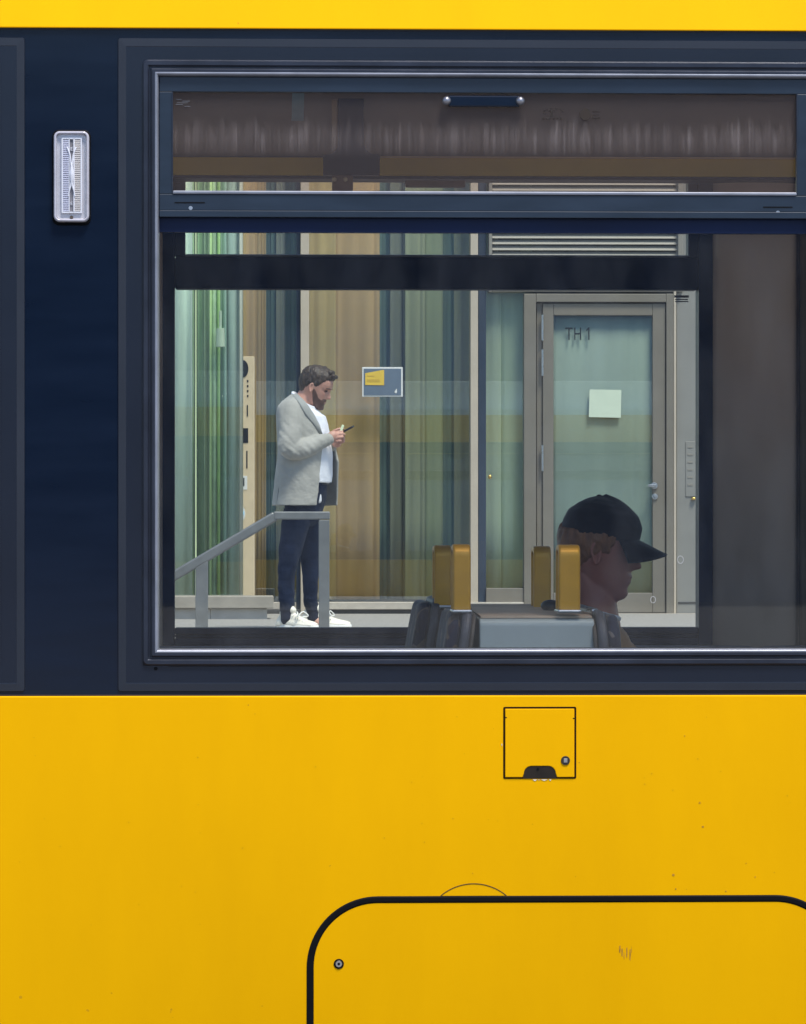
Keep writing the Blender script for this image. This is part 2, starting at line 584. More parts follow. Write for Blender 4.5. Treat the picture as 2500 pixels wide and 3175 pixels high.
def rrect(x0, x1, z0, z1, r, n=6):
    r = max(0.0003, min(r, (x1 - x0) / 2 - 1e-5, (z1 - z0) / 2 - 1e-5))
    pts = []
    for cx, cz, a0 in ((x1 - r, z0 + r, -90), (x1 - r, z1 - r, 0), (x0 + r, z1 - r, 90), (x0 + r, z0 + r, 180)):
        for i in range(n + 1):
            a = math.radians(a0 + 90 * i / n)
            pts.append((cx + r * math.cos(a), cz + r * math.sin(a)))
    return pts


def ring_loft(mb, x0, x1, z0, z1, r, profile, n=6, fill=False):
    """sweep a frame profile [(inset, y), ...] round a rounded rectangle"""
    rings = []
    for ins, y in profile:
        rings.append([(x, y, z) for x, z in rrect(x0 + ins, x1 - ins, z0 + ins, z1 - ins, max(r - ins, 0.001), n)])
    mb.loft(rings, cap=False)
    if fill:
        k = len(rings[-1]); o = len(mb.v) - k
        mb.f.append(tuple(range(o, o + k)))
    return mb


def tag(o, label=None, cat=None, group=None, kind=None):
    if label:
        o['label'] = label
    if cat:
        o['category'] = cat
    if group:
        o['group'] = group
    if kind:
        o['kind'] = kind
    return o


def empty(name, loc=(0, 0, 0), rz=0.0):
    o = bpy.data.objects.new(name, None)
    o.location = loc
    o.rotation_euler = (0, 0, rz)
    o.empty_display_size = 0.2
    COL.objects.link(o)
    return o


def copy_tree(o, parent=None):
    kids = [c for c in list(bpy.data.objects) if c.parent == o]
    c = o.copy()
    COL.objects.link(c)
    if parent:
        c.parent = parent
    for k in kids:
        copy_tree(k, c)
    return c


def voxel(name, mb, size, m, parent=None, smooth=4, disp=None, as_obj=True):
    """one continuous skin grown round overlapping closed pieces"""
    me = bpy.data.meshes.new(name + '_raw')
    me.from_pydata(mb.v, [], mb.f)
    me.update()
    import bmesh
    bm = bmesh.new(); bm.from_mesh(me)
    bmesh.ops.recalc_face_normals(bm, faces=bm.faces)
    bm.to_mesh(me); bm.free()
    o = bpy.data.objects.new(name + '_raw', me)
    COL.objects.link(o)
    r = o.modifiers.new('r', 'REMESH')
    r.mode = 'VOXEL'; r.voxel_size = size; r.use_smooth_shade = True
    if smooth:
        s = o.modifiers.new('s', 'SMOOTH'); s.factor = 0.5; s.iterations = smooth
    dg = bpy.context.evaluated_depsgraph_get()
    res = bpy.data.meshes.new_from_object(o.evaluated_get(dg))
    bpy.data.objects.remove(o); bpy.data.meshes.remove(me)
    if disp:
        ns = [v.normal.copy() for v in res.vertices]
        for v, nn in zip(res.vertices, ns):
            v.co = v.co + nn * disp(v.co)
        res.update()
    res.name = name
    res.materials.clear()
    res.materials.append(m)
    for p in res.polygons:
        p.use_smooth = True
    ob = bpy.data.objects.new(name, res)
    COL.objects.link(ob)
    if parent:
        ob.parent = parent
    return ob


def text_obj(name, s, size, m, parent, loc, rot=(math.radians(90), 0, 0), depth=0.001, sx=1.0):
    cu = bpy.data.curves.new(name, 'FONT')
    cu.body = s
    cu.size = size
    cu.extrude = depth
    t = bpy.data.objects.new(name + '_c', cu)
    COL.objects.link(t)
    dg = bpy.context.evaluated_depsgraph_get()
    me = bpy.data.meshes.new_from_object(t.evaluated_get(dg))
    bpy.data.objects.remove(t)
    me.materials.clear(); me.materials.append(m)
    o = bpy.data.objects.new(name, me)
    COL.objects.link(o)
    o.parent = parent
    o.location = loc
    o.rotation_euler = rot
    o.scale = (sx, 1, 1)
    return o


#================================================================ THE SETTING
ZP = 1.047                      # raised forecourt in front of the building
mb = MB().box(-300, 300, -300, -1.4, -0.3, 0.12)
tag(mb.build('pavement', mat('pale_concrete_paving', (0.25, 0.24, 0.225), 0.85, 0, 0.12, 3, bump=0.2, bfreq=60)), kind='structure')
mb = MB().box(-300, 300, -1.4, 14.0, -0.3, 0.0)
tag(mb.build('road', mat('asphalt', (0.055, 0.055, 0.057), 0.85, 0, 0.25, 40, bump=0.3, bfreq=120)), kind='structure')


def plaza_mat():
    m, nt, b = new_mat('speckled_plaza_paving')
    n = nz(nt, (1, 1, 1), 45, 5, 0.7)
    r = ramp(nt, n.outputs[0], [(0.3, (0.20, 0.185, 0.165)), (0.55, (0.33, 0.31, 0.28)), (0.75, (0.46, 0.44, 0.40))])
    nt.links.new(r.outputs[0], b.inputs['Base Color'])
    b.inputs['Roughness'].default_value = 0.85
    bm = nt.nodes.new('ShaderNodeBump'); bm.inputs['Strength'].default_value = 0.4; bm.inputs['Distance'].default_value = 0.01
    nt.links.new(n.outputs[0], bm.inputs['Height'])
    nt.links.new(bm.outputs[0], b.inputs['Normal'])
    return m


mb = MB().box(-300, 300, 14.0, 300, -0.3, ZP)
tag(mb.build('plaza', plaza_mat()), kind='structure')

#================================================================ GLASS BUILDING
PHI = math.radians(0.6)
FO = P(1010, 1124, 22.0)
FO.z = 0
FU = Vector((math.cos(PHI), -math.sin(PHI), 0))
FN = Vector((math.sin(PHI), math.cos(PHI), 0))


def F(dx, dy, off=0.0):
    d = ray(dx, dy)
    t = ((FO + FN * off) - CAM).dot(FN) / d.dot(FN)
    p = CAM + d * t - FO
    return p.dot(FU), p.z


bld = empty('glass_building', FO, -PHI)
tag(bld, 'glass fronted building with beige mullions, curtains and a grey door behind the tram', 'building')
ZT = 5.2


def fbox(mb, dx0, dx1, dy0, dy1, y0, y1, z0=None, z1=None):
    u0, a = F(dx0, dy0, y0)
    u1, b = F(dx1, dy1, y0)
    mb.box(u0, u1, y0, y1, b if z0 is None else z0, a if z1 is None else z1)
    return mb


def part(name, m, *args, bevel=0.004, parent=None, **kw):
    return fbox(MB(), *args, **kw).build(name, m, parent or bld, bevel=bevel)


# mullions
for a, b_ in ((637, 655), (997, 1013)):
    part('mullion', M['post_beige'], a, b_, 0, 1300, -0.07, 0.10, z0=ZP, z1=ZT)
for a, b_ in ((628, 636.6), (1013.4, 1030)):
    part('mullion_shade', M['post_shade'], a, b_, 0, 1300, 0.0, 0.12, z0=ZP, z1=ZT)  # dark strips paint the shade of the recess beside each mullion
# sills and base strip
part('sill', M['sill'], 655.4, 1110, 1276, 1291, -0.10, 0.14)
part('sill', M['sill'], 505, 628, 1276, 1291, -0.02, 0.14)
part('base_strip', M['dark_strip'], 480, 1110, 1291.3, 1300, -0.06, 0.2, z0=ZP)
# panes
for a, b_ in ((470, 628), (655, 997)):
    fbox(MB(), a, b_, 0, 1276, 0.04, 0.06, z1=ZT).build('pane', M['pane_facade'], bld)
fbox(MB(), 1030, 1110, 600, 1246, 0.04, 0.06).build('pane', M['pane_facade'], bld)
part('transom', M['door_taupe'], 1030, 1110, 1246, 1300, -0.03, 0.10, z0=ZP)


def curtain(dx0, dx1, off, col, pleat=0.10, amp=0.03, parent=None, var=0.3, zb=None, zt=None, name='curtain', seed=0):
    """hanging cloth: uneven pleats, each one with its own tint"""
    rnd = random.Random(seed + int(dx0))
    u0, _ = F(dx0, 900, off)
    u1, _ = F(dx1, 900, off)
    zb = ZP + 0.10 if zb is None else zb
    zt = ZT - 0.3 if zt is None else zt
    us, ys = [], []
    u = u0
    k = 0
    while u < u1 - 1e-4:
        w = pleat * rnd.uniform(0.5, 1.6)
        w = min(w, u1 - u)
        for i in range(6):
            t = i / 6
            us.append(u + w * t)
            ys.append(off + amp * rnd.uniform(0.8, 1.2) * math.sin(math.pi * 2 * t))
        u += w
    us.append(u1); ys.append(off)
    mb = MB()
    rings = []
    for z in (zb, zb + 0.6, (zb + zt) / 2, zt):
        fl = 1.0 + 0.3 * (zt - z) / (zt - zb)
        rings.append([(a, off + (y - off) * fl, z) for a, y in zip(us, ys)])
    mb.loft(rings, cap=False, closed=False)
    m, nt, b = new_mat('curtain_cloth')
    n = nz(nt, (1, 1, 0.02), 6.5, 6, 0.65)
    c = Vector(col)
    r = ramp(nt, n.outputs[0], [(0.32, tuple(c * (1 - var))), (0.5, tuple(c)), (0.7, tuple(c * (1 + var * 0.7)))])
    nt.links.new(r.outputs[0], b.inputs['Base Color'])
    b.inputs['Roughness'].default_value = 0.85
    b.inputs['Specular IOR Level'].default_value = 0.2
    o = mb.build(name, m, parent or bld, smooth=True)
    so = o.modifiers.new('thickness', 'SOLIDIFY'); so.thickness = 0.004
    return o


TAN = (0.62, 0.42, 0.22)
for a, b_, off, c, pl in ((470, 541, 0.30, TAN, 0.10), (541, 563, 0.31, (0.50, 0.36, 0.19), 0.04), (563, 574, 0.42, (0.16, 0.23, 0.23), 0.05),
                          (574, 585, 0.40, (0.20, 0.29, 0.28), 0.05), (585, 603, 0.36, (0.40, 0.41, 0.35), 0.05),
                          (603, 634, 0.42, (0.28, 0.37, 0.28), 0.06), (634, 712, 0.32, (0.60, 0.45, 0.22), 0.13), (712, 804, 0.325, TAN, 0.16),
                          (804, 826, 0.42, (0.17, 0.25, 0.23), 0.05), (826, 858, 0.36, (0.24, 0.25, 0.20), 0.08),
                          (858, 900, 0.30, (0.36, 0.38, 0.26), 0.09), (900, 938, 0.31, (0.31, 0.35, 0.22), 0.09), (938, 962, 0.38, (0.20, 0.28, 0.22), 0.07),
                          (962, 1010, 0.32, (0.38, 0.38, 0.25), 0.08), (1018, 1065, 0.215, (0.52, 0.60, 0.48), 0.16), (1065, 1130, 0.216, (0.47, 0.58, 0.46), 0.2)):
    curtain(a, b_, off - 0.14, [min(0.85, q * k_) for q, k_ in zip(c, (1.3, 1.3, 1.2))], pl, 0.006, var=0.16)

# the room behind the curtains
mb = MB()
u0, _ = F(380, 900, 0.2); u1, _ = F(1700, 900, 0.2)
mb.box(u0 - 2, u1 + 1, 2.6, 2.7, ZP - 0.2, ZT)
mb.build('room_wall', M['room'], bld)
MB().box(u0 - 2, u1 + 1, 0.14, 2.6, ZP - 0.25, ZP + 0.02).build('room_floor', M['room'], bld)
MB().box(u0 - 2, u1 + 1, 0.16, 2.6, ZT - 0.25, ZT - 0.1).build('room_ceiling', M['room'], bld)
# upper storey above the picture
MB().box(u0 - 6, u1 + 6, -0.12, 6.0, ZT, 10.5).build('upper_wall', M['wall_grey'], bld, bevel=0.02)
# grey wall right of the door, in panels
for a, b_ in ((1433.5, 1560), (1561, 1690), (1691, 1900)):
    part('wall_panel', M['wall_grey'], a, b_, 0, 1300, -0.02, 0.13, z0=ZP, z1=ZT)
part('corner_strip', M['post_beige'], 1427.5, 1433, 600, 1300, -0.05, 0.10, z0=ZP)
part('base_strip', M['dark_strip'], 1437, 1900, 1275, 1278, -0.026, 0.0)

# door TH 1
part('door_frame', M['door_taupe'], 1110.4, 1136, 622, 1300, -0.05, 0.10, z0=ZP)
part('door_frame', M['door_taupe'], 1412, 1427, 622, 1300, -0.05, 0.10, z0=ZP)
part('door_frame', M['door_taupe'], 1136.3, 1411.7, 622, 640, -0.05, 0.10)
part('threshold', M['sill'], 1110, 1900, 1300, 1306, -0.16, -0.052, z0=ZP)
uh, zh = F(1150, 650, -0.02)
door = empty('door', (0, 0, 0)); door.parent = bld
door['label'] = 'grey framed door with a tall pale green pane lettered TH 1'
for nm, a, b_, c, d in (('door_stile', 1150, 1173, 643, 1298), ('door_stile', 1383, 1410, 643, 1298),
                        ('door_rail', 1173.3, 1382.7, 643, 668), ('door_rail', 1173.3, 1382.7, 1256, 1298)):
    part(nm, M['door_taupe'], a, b_, c, d, -0.03, 0.05, parent=door)
part('door_jamb', M['door_taupe'], 1137, 1149, 641, 1299, -0.012, 0.06, parent=door)
fbox(MB(), 1173.2, 1382.8, 668.2, 1255.8, 0.0, 0.02).build('door_pane', M['pane_facade'], door)
curtain(1172, 1384, 0.026, (0.50, 0.61, 0.51), 0.16, 0.0022, var=0.10, zb=F(1200, 1256, 0.032)[1], zt=F(1200, 668, 0.032)[1],
        name='door_blind', parent=door)
for c, d in ((667, 721), (740, 796), (943, 998)):
    u, za = F(1149.5, c, -0.045); _, zb = F(1149.5, d, -0.045)
    MB().cyl((u, -0.045, zb), (0, 0, 1), 0.0085, za - zb, 12).build('hinge', M['steel'], door, smooth=False)
u, z = F(1387, 1029, -0.05)
mb = MB().cyl((u, -0.03, z), (0, -1, 0), 0.024, 0.012, 16)
mb.cyl((u, -0.04, z), (0, -1, 0), 0.009, 0.05, 10)
mb.bar((u + 0.008, -0.085, z), (u - 0.05, -0.085, z), 0.016, 0.018)
mb.build('door_handle', M['steel'], door, bevel=0.002)
u, z = F(1388, 1052, -0.05)
mb = MB().cyl((u, -0.03, z), (0, -1, 0), 0.022, 0.010, 16); mb.box(u - 0.004, u + 0.004, -0.046, -0.04, z - 0.014, z + 0.006)
mb.build('door_lock', M['steel'], door, bevel=0.002)
u, z = F(1198, 720, -0.004)
u2, z2 = F(1251, 693, -0.004)
hh_ = (z2 - z) / 0.70
ua, _ = F(1246.5, 720, -0.004); ub, _ = F(1249.3, 720, -0.004); uc, _ = F(1242.5, 720, -0.004)
MB().prism([(ua, z), (ub, z), (ub, z2), (ua + 0.001, z2), (uc, z2 - 0.018), (uc, z2 - 0.030), (ua, z2 - 0.018)], -0.0016, -0.0006).build('letter', M['text_dark'], door)
for ch, a, b_ in (('T', 1198, 1213.5), ('H', 1217, 1231.5)):
    ua, _ = F(a, 720, -0.004); ub, _ = F(b_, 720, -0.004)
    t = text_obj('letter', ch, hh_, M['text_dark'], door, (ua, -0.0011, z), depth=0.0005)
    xs = [v.co.x for v in t.data.vertices]
    k = (ub - ua) / (max(xs) - min(xs))
    t.scale = (k, 1, 1)
    t.location.x = ua - min(xs) * k
# louvred grille over the door
lou = empty('louvre', (0, 0, 0)); lou.parent = bld
part('louvre_frame', M['louvre'], 1036, 1043, 330, 618, -0.05, 0.08, parent=lou)
part('louvre_frame', M['louvre'], 1437, 1447, 330, 618, -0.06, 0.08, parent=lou)
part('louvre_frame', M['louvre'], 1043.3, 1436.7, 608, 618, -0.05, 0.08, parent=lou)
part('louvre_frame', M['louvre'], 1043.3, 1436.7, 330, 338, -0.05, 0.08, parent=lou)
part('louvre_back', M['dark_strip'], 1043.3, 1436.7, 339, 607, 0.07, 0.079, parent=lou)
ua, _ = F(1043.5, 500, -0.03); ub, _ = F(1436.5, 500, -0.03)
y = 343.0
sl_me = None
while y < 606:
    _, za = F(1240, y, -0.03)
    sl = MB().add([(ua, 0.0, za), (ub, 0.0, za), (ub, -0.028, za - 0.035), (ua, -0.028, za - 0.035),
                   (ua, 0.005, za - 0.004), (ub, 0.005, za - 0.004), (ub, -0.023, za - 0.039), (ua, -0.023, za - 0.039)],
                  [(0, 1, 2, 3), (7, 6, 5, 4), (0, 4, 5, 1), (1, 5, 6, 2), (2, 6, 7, 3), (3, 7, 4, 0)])
    sl.build('slat', M['louvre'], lou)
    y += 12.6
part('wall_panel', M['wall_grey'], 1030, 1433, 0, 329, -0.02, 0.13, z1=ZT)
# intercom and its buttons
ic = part('intercom', M['wall_grey'], 1453, 1474, 935, 1052, -0.026, -0.0205)
ic['label'] = 'grey entry panel with rows of small buttons'
for i in range(6):
    dy = 945 + i * 16
    part('button', M['louvre'], 1457, 1468, dy, dy + 4, -0.029, -0.0262, bevel=0.001, parent=ic)
u, z = F(1470, 1056, -0.04)
MB().ball((u, -0.035, z), (0.02, 0.016, 0.012), 12, 8).build('lock_cap', M['brass'], ic, smooth=True)
u, z = F(1038, 1010, 0.0)
MB().ball((u, -0.01, z), (0.014, 0.016, 0.016), 12, 8).build('latch_knob', M['brass'], bld, smooth=True)

# notice board stuck to the pane
sg = empty('notice_sign', FO, -PHI)
tag(sg, 'white edged dark notice with a yellow field stuck to the glass right of the man', 'sign')
fbox(MB(), 767.5, 853.5, 777.5, 840.5, 0.030, 0.036).build('board', M['white'], sg, bevel=0.002)
fbox(MB(), 771, 850, 781, 837, 0.026, 0.0295).build('dark_field', M['poster_navy'], sg)
pts = [F(774, 815.5, 0.024), F(814, 816, 0.024), F(814, 784, 0.024), F(811, 783.5, 0.024), F(774, 790.5, 0.024)]
MB().prism(pts, 0.0235, 0.0258).build('yellow_field', M['poster_yellow'], sg)
for dy0 in (795.5, 803.5, 807):
    fbox(MB(), 778, 778 + (15 if dy0 < 800 else 27), dy0, dy0 + 1.8, 0.0222, 0.0232).build('text_line', M['poster_line'], sg)
lg = MB()
u, z = F(838.8, 830, 0.024)
lg.ball((u, 0.0245, z), (0.0095, 0.0015, 0.011), 12, 8)
lg.ball((u + 0.004, 0.0245, z + 0.014), (0.004, 0.0015, 0.008), 10, 6)
lg.build('emblem', M['white'], sg, smooth=True)
pp = empty('paper_notice', FO, -PHI)
tag(pp, 'blank pale paper sheet taped to the green door pane', 'notice')
u0_, z1_ = F(1247, 825, 0.03); u1_, z0_ = F(1316, 885, 0.03)
MB().add([(u0_ + 0.006, -0.003, z1_), (u1_, -0.002, z1_ - 0.004), (u1_ - 0.004, -0.003, z0_ + 0.0), (u0_, -0.005, z0_ + 0.004),
          (u0_ + 0.006, -0.0015, z1_), (u1_, -0.0008, z1_ - 0.004), (u1_ - 0.004, -0.0015, z0_ + 0.0), (u0_, -0.0035, z0_ + 0.004)],
         [(0, 1, 2, 3), (7, 6, 5, 4), (0, 4, 5, 1), (1, 5, 6, 2), (2, 6, 7, 3), (3, 7, 4, 0)]).build('sheet', M['paper'], pp)

#================================================================ GREEN GLASS SCREEN AND LOW WALL ON THE LEFT
YS = 20.4
scr = empty('glass_screen', P(430, 1124, YS))
tag(scr, 'tall green glass screen standing on the low wall left of the man', 'glass screen')
so = scr.location


def sbox(mb, dx0, dx1, dy0, dy1, y0, y1, origin, Y, z0=None, z1=None):
    a = P(dx0, dy0, Y + y0); b = P(dx1, dy1, Y + y0)
    mb.box(a.x - origin.x, b.x - origin.x, Y + y0 - origin.y, Y + y1 - origin.y, (b.z if z0 is None else z0) - origin.z,
           (a.z if z1 is None else z1) - origin.z)
    return mb


sbox(MB(), 300, 412, 100, 1262, 0, 0.02, so, YS).build('pane', M['pane_porch'], scr)
sbox(MB(), 418, 516, 100, 1262, 0.0, 0.02, so, YS).build('pane', M['pane_porch'], scr)
edge = mat('pale_green_glass_edge', (0.55, 0.66, 0.36), 0.3, 0, 0.1, 8, (1, 1, 0.3))
sbox(MB(), 413.4, 416.6, 100, 1262, -0.01, 0.03, so, YS).build('joint', edge, scr)
sbox(MB(), 411.6, 413.2, 100, 1262, -0.012, 0.025, so, YS).build('gasket', M['text_dark'], scr)
sbox(MB(), 416.8, 418.2, 100, 1262, -0.008, 0.025, so, YS).build('gasket', M['text_dark'], scr)


def reflection_panel(dx0, dx1, off, col, var=0.3, stretch=0.05, freq=7.0, pl=0.12):  # panels whose colours paint the tinted reflections in the green glass
    m, nt, b = new_mat('green_reflection_tone')
    n = nz(nt, (1, 1, stretch), freq, 6, 0.65)
    c = Vector([min(0.85, q * 1.15 + 0.05) for q in col])
    r = ramp(nt, n.outputs[0], [(0.3, tuple(c * (1 - var))), (0.5, tuple(c)), (0.7, tuple(c * (1 + var)))])
    nt.links.new(r.outputs[0], b.inputs['Base Color'])
    b.inputs['Roughness'].default_value = 0.8
    a = P(dx0, 100, YS + off); e = P(dx1, 1262, YS + off)
    n_ = max(4, int((e.x - a.x) / 0.02))
    rings = []
    for z in (e.z, a.z):
        rings.append([(a.x + (e.x - a.x) * i / n_ - so.x, YS + off + 0.02 * math.sin(i * 0.02 * 6.28 / pl + dx0) - so.y, z - so.z) for i in range(n_ + 1)])
    o = MB().loft(rings, cap=False, closed=False).build('reflection_panel', m, scr, smooth=True)
    s_ = o.modifiers.new('thickness', 'SOLIDIFY'); s_.thickness = 0.004
    return o


for a, b_, off, c, v, st in ((300, 408, 0.35, (0.62, 0.78, 0.60), 0.18, 0.12), (408, 432, 0.40, (0.30, 0.42, 0.24), 0.3, 0.2), (432, 444, 0.38, (0.36, 0.45, 0.30), 0.3, 0.1),
                             (444, 449, 0.33, (0.50, 0.66, 0.30), 0.3, 0.1), (449, 461, 0.36, (0.44, 0.56, 0.38), 0.5, 0.35), (461, 466, 0.34, (0.34, 0.52, 0.18), 0.4, 0.25),
                             (466, 480, 0.35, (0.29, 0.42, 0.33), 0.25, 0.08), (480, 506, 0.352, (0.33, 0.42, 0.36), 0.2, 0.05), (506, 515, 0.31, (0.48, 0.46, 0.38), 0.2, 0.05)):
    reflection_panel(a, b_, off, c, v, st)
u = P(467, 700, YS + 0.25)
mb = MB().cyl((u.x - so.x, u.y - so.y, P(467, 735, YS + .25).z - so.z), (0, 0, 1), 0.032, 0.13, 16, 0.028)
mb.cyl((u.x - so.x, u.y - so.y, P(467, 695, YS + .25).z - so.z), (0, 0, 1), 0.010, 0.12, 10)
mb.build('lamp_reflection', M['paper'], scr, bevel=0.01)  # white lamp-like reflection in the glass, built as a solid shape

low = empty('low_wall', P(470, 1300, 20.2)); low.location.z = ZP
tag(low, 'low pale concrete wall with a taupe coping under the green glass screen', 'wall')
lo = low.location
sbox(MB(), 250, 580, 1263, 1289, 0, 0.36, lo, 20.05).build('coping', M['coping'], low, bevel=0.006)
for a, b_ in ((250, 414.5), (415.2, 446), (446.7, 566)):
    sbox(MB(), a, b_, 1289.6, 1330, 0.04, 0.34, lo, 20.05, z0=ZP - 0.05).build('panel', M['concrete'], low, bevel=0.004)

#================================================================ TOTEM SIGN
YT = 21.3
tot = empty('totem_sign', P(529, 1124, YT), math.radians(-4)); tot.location.z = ZP
tag(tot, 'narrow cream information totem with small black marks behind the glass edge', 'sign')
tl = tot.location
w = (P(540, 900, YT).x - P(505, 900, YT).x)
zt_ = P(529, 755, YT).z - ZP


def tz(dy):
    return P(529, dy, YT).z - ZP


xr = P(538.5, 900, YT).x - tl.x
xl = xr - 0.34
MB().box(xl, xr, 0, 0.10, 0, zt_).build('panel', M['totem'], tot, bevel=0.004)


def tmark(name, dx0, dx1, dy0, dy1, m, th=0.003):
    a = P(dx0, dy0, YT).x - tl.x; b = P(dx1, dy1, YT).x - tl.x
    return MB().box(a, b, -th, -0.0005, tz(dy1), tz(dy0)).build(name, m, tot)


cx_, cz_ = P(514.5, 781, YT).x - tl.x, tz(781)
pts = [(cx_ + 0.040 * math.cos(a), cz_ + 0.062 * math.sin(a)) for a in np.linspace(-math.pi / 2, math.pi / 2, 14)]
MB().prism(pts, -0.004, -0.0005).build('emblem', M['text_dark'], tot)
for i in range(4):
    tmark('dot', 523.5, 526.5, 805 + i * 10.5, 809.5 + i * 10.5, M['text_dark'])
tmark('text_line', 523, 525.5, 858, 882, M['text_dark'])
tmark('square', 512, 526, 907, 938, M['text_dark'])
tmark('text_line', 522, 524.5, 955, 992, M['text_dark'])
tmark('label_sheet', 508, 524, 1008, 1037, M['white'])
tmark('label_text', 515.5, 518, 1012, 1030, M['text_dark'], 0.0045)
tmark('label_sheet', 508, 521, 1048, 1075, M['totem'])
pts = [(P(511, 1085, YT).x - tl.x + 0.030 * math.cos(a), tz(1088) + 0.052 * math.sin(a)) for a in np.linspace(-math.pi, math.pi, 24)[:-1]]
MB().prism(pts, -0.0035, -0.0005).build('round_sticker', M['white'], tot)
tmark('sticker_mark', 512, 518, 1083, 1091, M['blue_label'], 0.005)

#================================================================ HANDRAIL
YH = 15.6
hr = empty('handrail', P(687, 1124, YH)); hr.location.z = ZP
tag(hr, 'grey steel handrail rising to a level top in front of the man', 'handrail')
ho = hr.location


def hp(dx, dy, y=0.0):
    p = P(dx, dy, YH)
    return Vector((p.x - ho.x, y, p.z - ho.z))


s1 = (P(1, 1, YH) - P(0, 1, YH)).x
MB().bar(hp(580, 1092), hp(699, 1092), 0.05, s1 * 17, (0, 0, 1)).build('top_rail', M['handrail'], hr, bevel=0.006)
MB().bar(hp(584, 1093, 0.001), hp(330, 1243, 0.001), 0.046, s1 * 21, (0, 0, 1)).build('sloping_rail', M['handrail'], hr, bevel=0.010)
for a, b_, t in ((675.5, 698, 1101), (414, 441, 1188)):
    x0_, x1_ = hp(a, 0).x, hp(b_, 0).x
    z1_ = hp(a, t).z
    if t > 1150:
        MB().add([(x0_, -0.02, -0.35), (x1_, -0.02, -0.35), (x1_, 0.02, -0.35), (x0_, 0.02, -0.35),
                  (x0_, -0.02, hp(a, 1203).z), (x1_, -0.02, hp(b_, 1187).z), (x1_, 0.02, hp(b_, 1187).z), (x0_, 0.02, hp(a, 1203).z)],
                 [(0, 3, 2, 1), (4, 5, 6, 7), (0, 1, 5, 4), (1, 2, 6, 5), (2, 3, 7, 6), (3, 0, 4, 7)]).build('post', M['handrail'], hr, bevel=0.004)
    else:
        MB().box(x0_, x1_, -0.022, 0.022, -0.02, z1_).build('post', M['handrail'], hr, bevel=0.004)

#================================================================ TRAM
tram = empty('tram', (0, 0, 0))
tag(tram, 'yellow tram with a dark window band passing close to the camera', 'tram')
XA, XB = -13.0, 13.0
ZB1, ZB0 = Z0(66), Z0(1470)       # window band
WID = 2.25                        # outer far face of the tram
PITCH = X0(1752) - X0(0)
WX0, WX1 = X0(302), X0(1752)
WZ0, WZ1 = Z0(1409), Z0(129)
offs = [k * PITCH for k in range(-7, 7)]


def wall_with_holes(y0, y1, z0, z1, holes, m, name):
    """flat wall of boxes between window openings"""
    mb = MB()
    hz0, hz1 = holes[0][2], holes[0][3]
    mb.box(XA, XB, y0, y1, z0, hz0)
    mb.box(XA, XB, y0, y1, hz1, z1)
    hs = sorted(holes)
    x = XA
    for h in hs:
        mb.box(x, h[0], y0, y1, hz0, hz1)
        x = h[1]
    mb.box(x, XB, y0, y1, hz0, hz1)
    return mb.build(name, m, tram)


ins = 0.034
near_holes = [(WX0 + ins + o, WX1 - ins + o, WZ0 + ins, WZ1 - ins) for o in offs]
wall_with_holes(0.0, 0.05, ZB0, ZB1, near_holes, M['navy'], 'window_band')

# yellow sides
lower = MB()
lower.box(XA, XB, -0.008, 0.05, 0.22, ZB0 - 0.0035)
lower.build('lower_side_panel', M['yellow'], tram, bevel=0.0025)
up = MB()
zt0, zt1 = ZB1 + 0.0035, 3.03
up.add([(XA, -0.008, zt0), (XB, -0.008, zt0), (XB, 0.075, zt1), (XA, 0.075, zt1), (XA, 0.06, zt0), (XB, 0.06, zt0), (XB, 0.1, zt1), (XA, 0.1, zt1)],
       [(0, 1, 2, 3), (7, 6, 5, 4), (0, 4, 5, 1), (1, 5, 6, 2), (2, 6, 7, 3), (3, 7, 4, 0)])
up.build('upper_side_panel', M['yellow'], tram, bevel=0.0025)
jm = MB().box(XA, XB, -0.002, 0.04, ZB1, ZB1 + 0.0035)
jm.box(XA, XB, -0.002, 0.04, ZB0 - 0.0035, ZB0)
jm.build('panel_joint', M['joint'], tram)

# near windows: surround, frame, lip, opening sash and panes
win0 = empty('window', (0, 0, 0)); win0.parent = tram
sx0, sx1, sz0, sz1 = X0(250), X0(1804), Z0(1464), Z0(83)
mb = ring_loft(MB(), sx0, sx1, sz0, sz1, 0.006, [(0, 0), (0.001, -0.0035), (0.017, -0.0042)], 3)
mb.build('surround_edge', mat('surround_edge_coating', (0.011, 0.0145, 0.024), 0.4, 0, 0.12, 4, (1, 1, 1)), win0)
mb = ring_loft(MB(), sx0, sx1, sz0, sz1, 0.006, [(0.017, -0.0041), (0.0182, -0.0039), (0.0525, -0.0038)], 3)
mb.build('surround', M['surround'], win0)
mb = ring_loft(MB(), WX0, WX1, WZ0, WZ1, 0.012,
               [(0, 0.0), (0, -0.007), (0.003, -0.0105), (0.011, -0.0105), (0.0135, -0.008), (0.0140, -0.0045), (0.0175, -0.0045),
                (0.0185, -0.010), (0.021, -0.0125), (0.0265, -0.0125)], 6)
mb.build('frame', M['frame'], win0)
mb = ring_loft(MB(), WX0, WX1, WZ0, WZ1, 0.012,
               [(0.0265, -0.0125), (0.0285, -0.0135), (0.0315, -0.012), (0.034, -0.006), (0.0352, 0.005)], 6)
mb.build('frame_lip', M['lip'], win0, smooth=True)
mb = ring_loft(MB(), WX0, WX1, WZ0, WZ1, 0.012, [(0.0352, 0.005), (0.0355, 0.05)], 6)
mb.build('glazing_seal', M['rubber'], win0)
gx0, gx1, gz0, gz1 = WX0 + 0.0352, WX1 - 0.0352, WZ0 + 0.0352, WZ1 - 0.0352
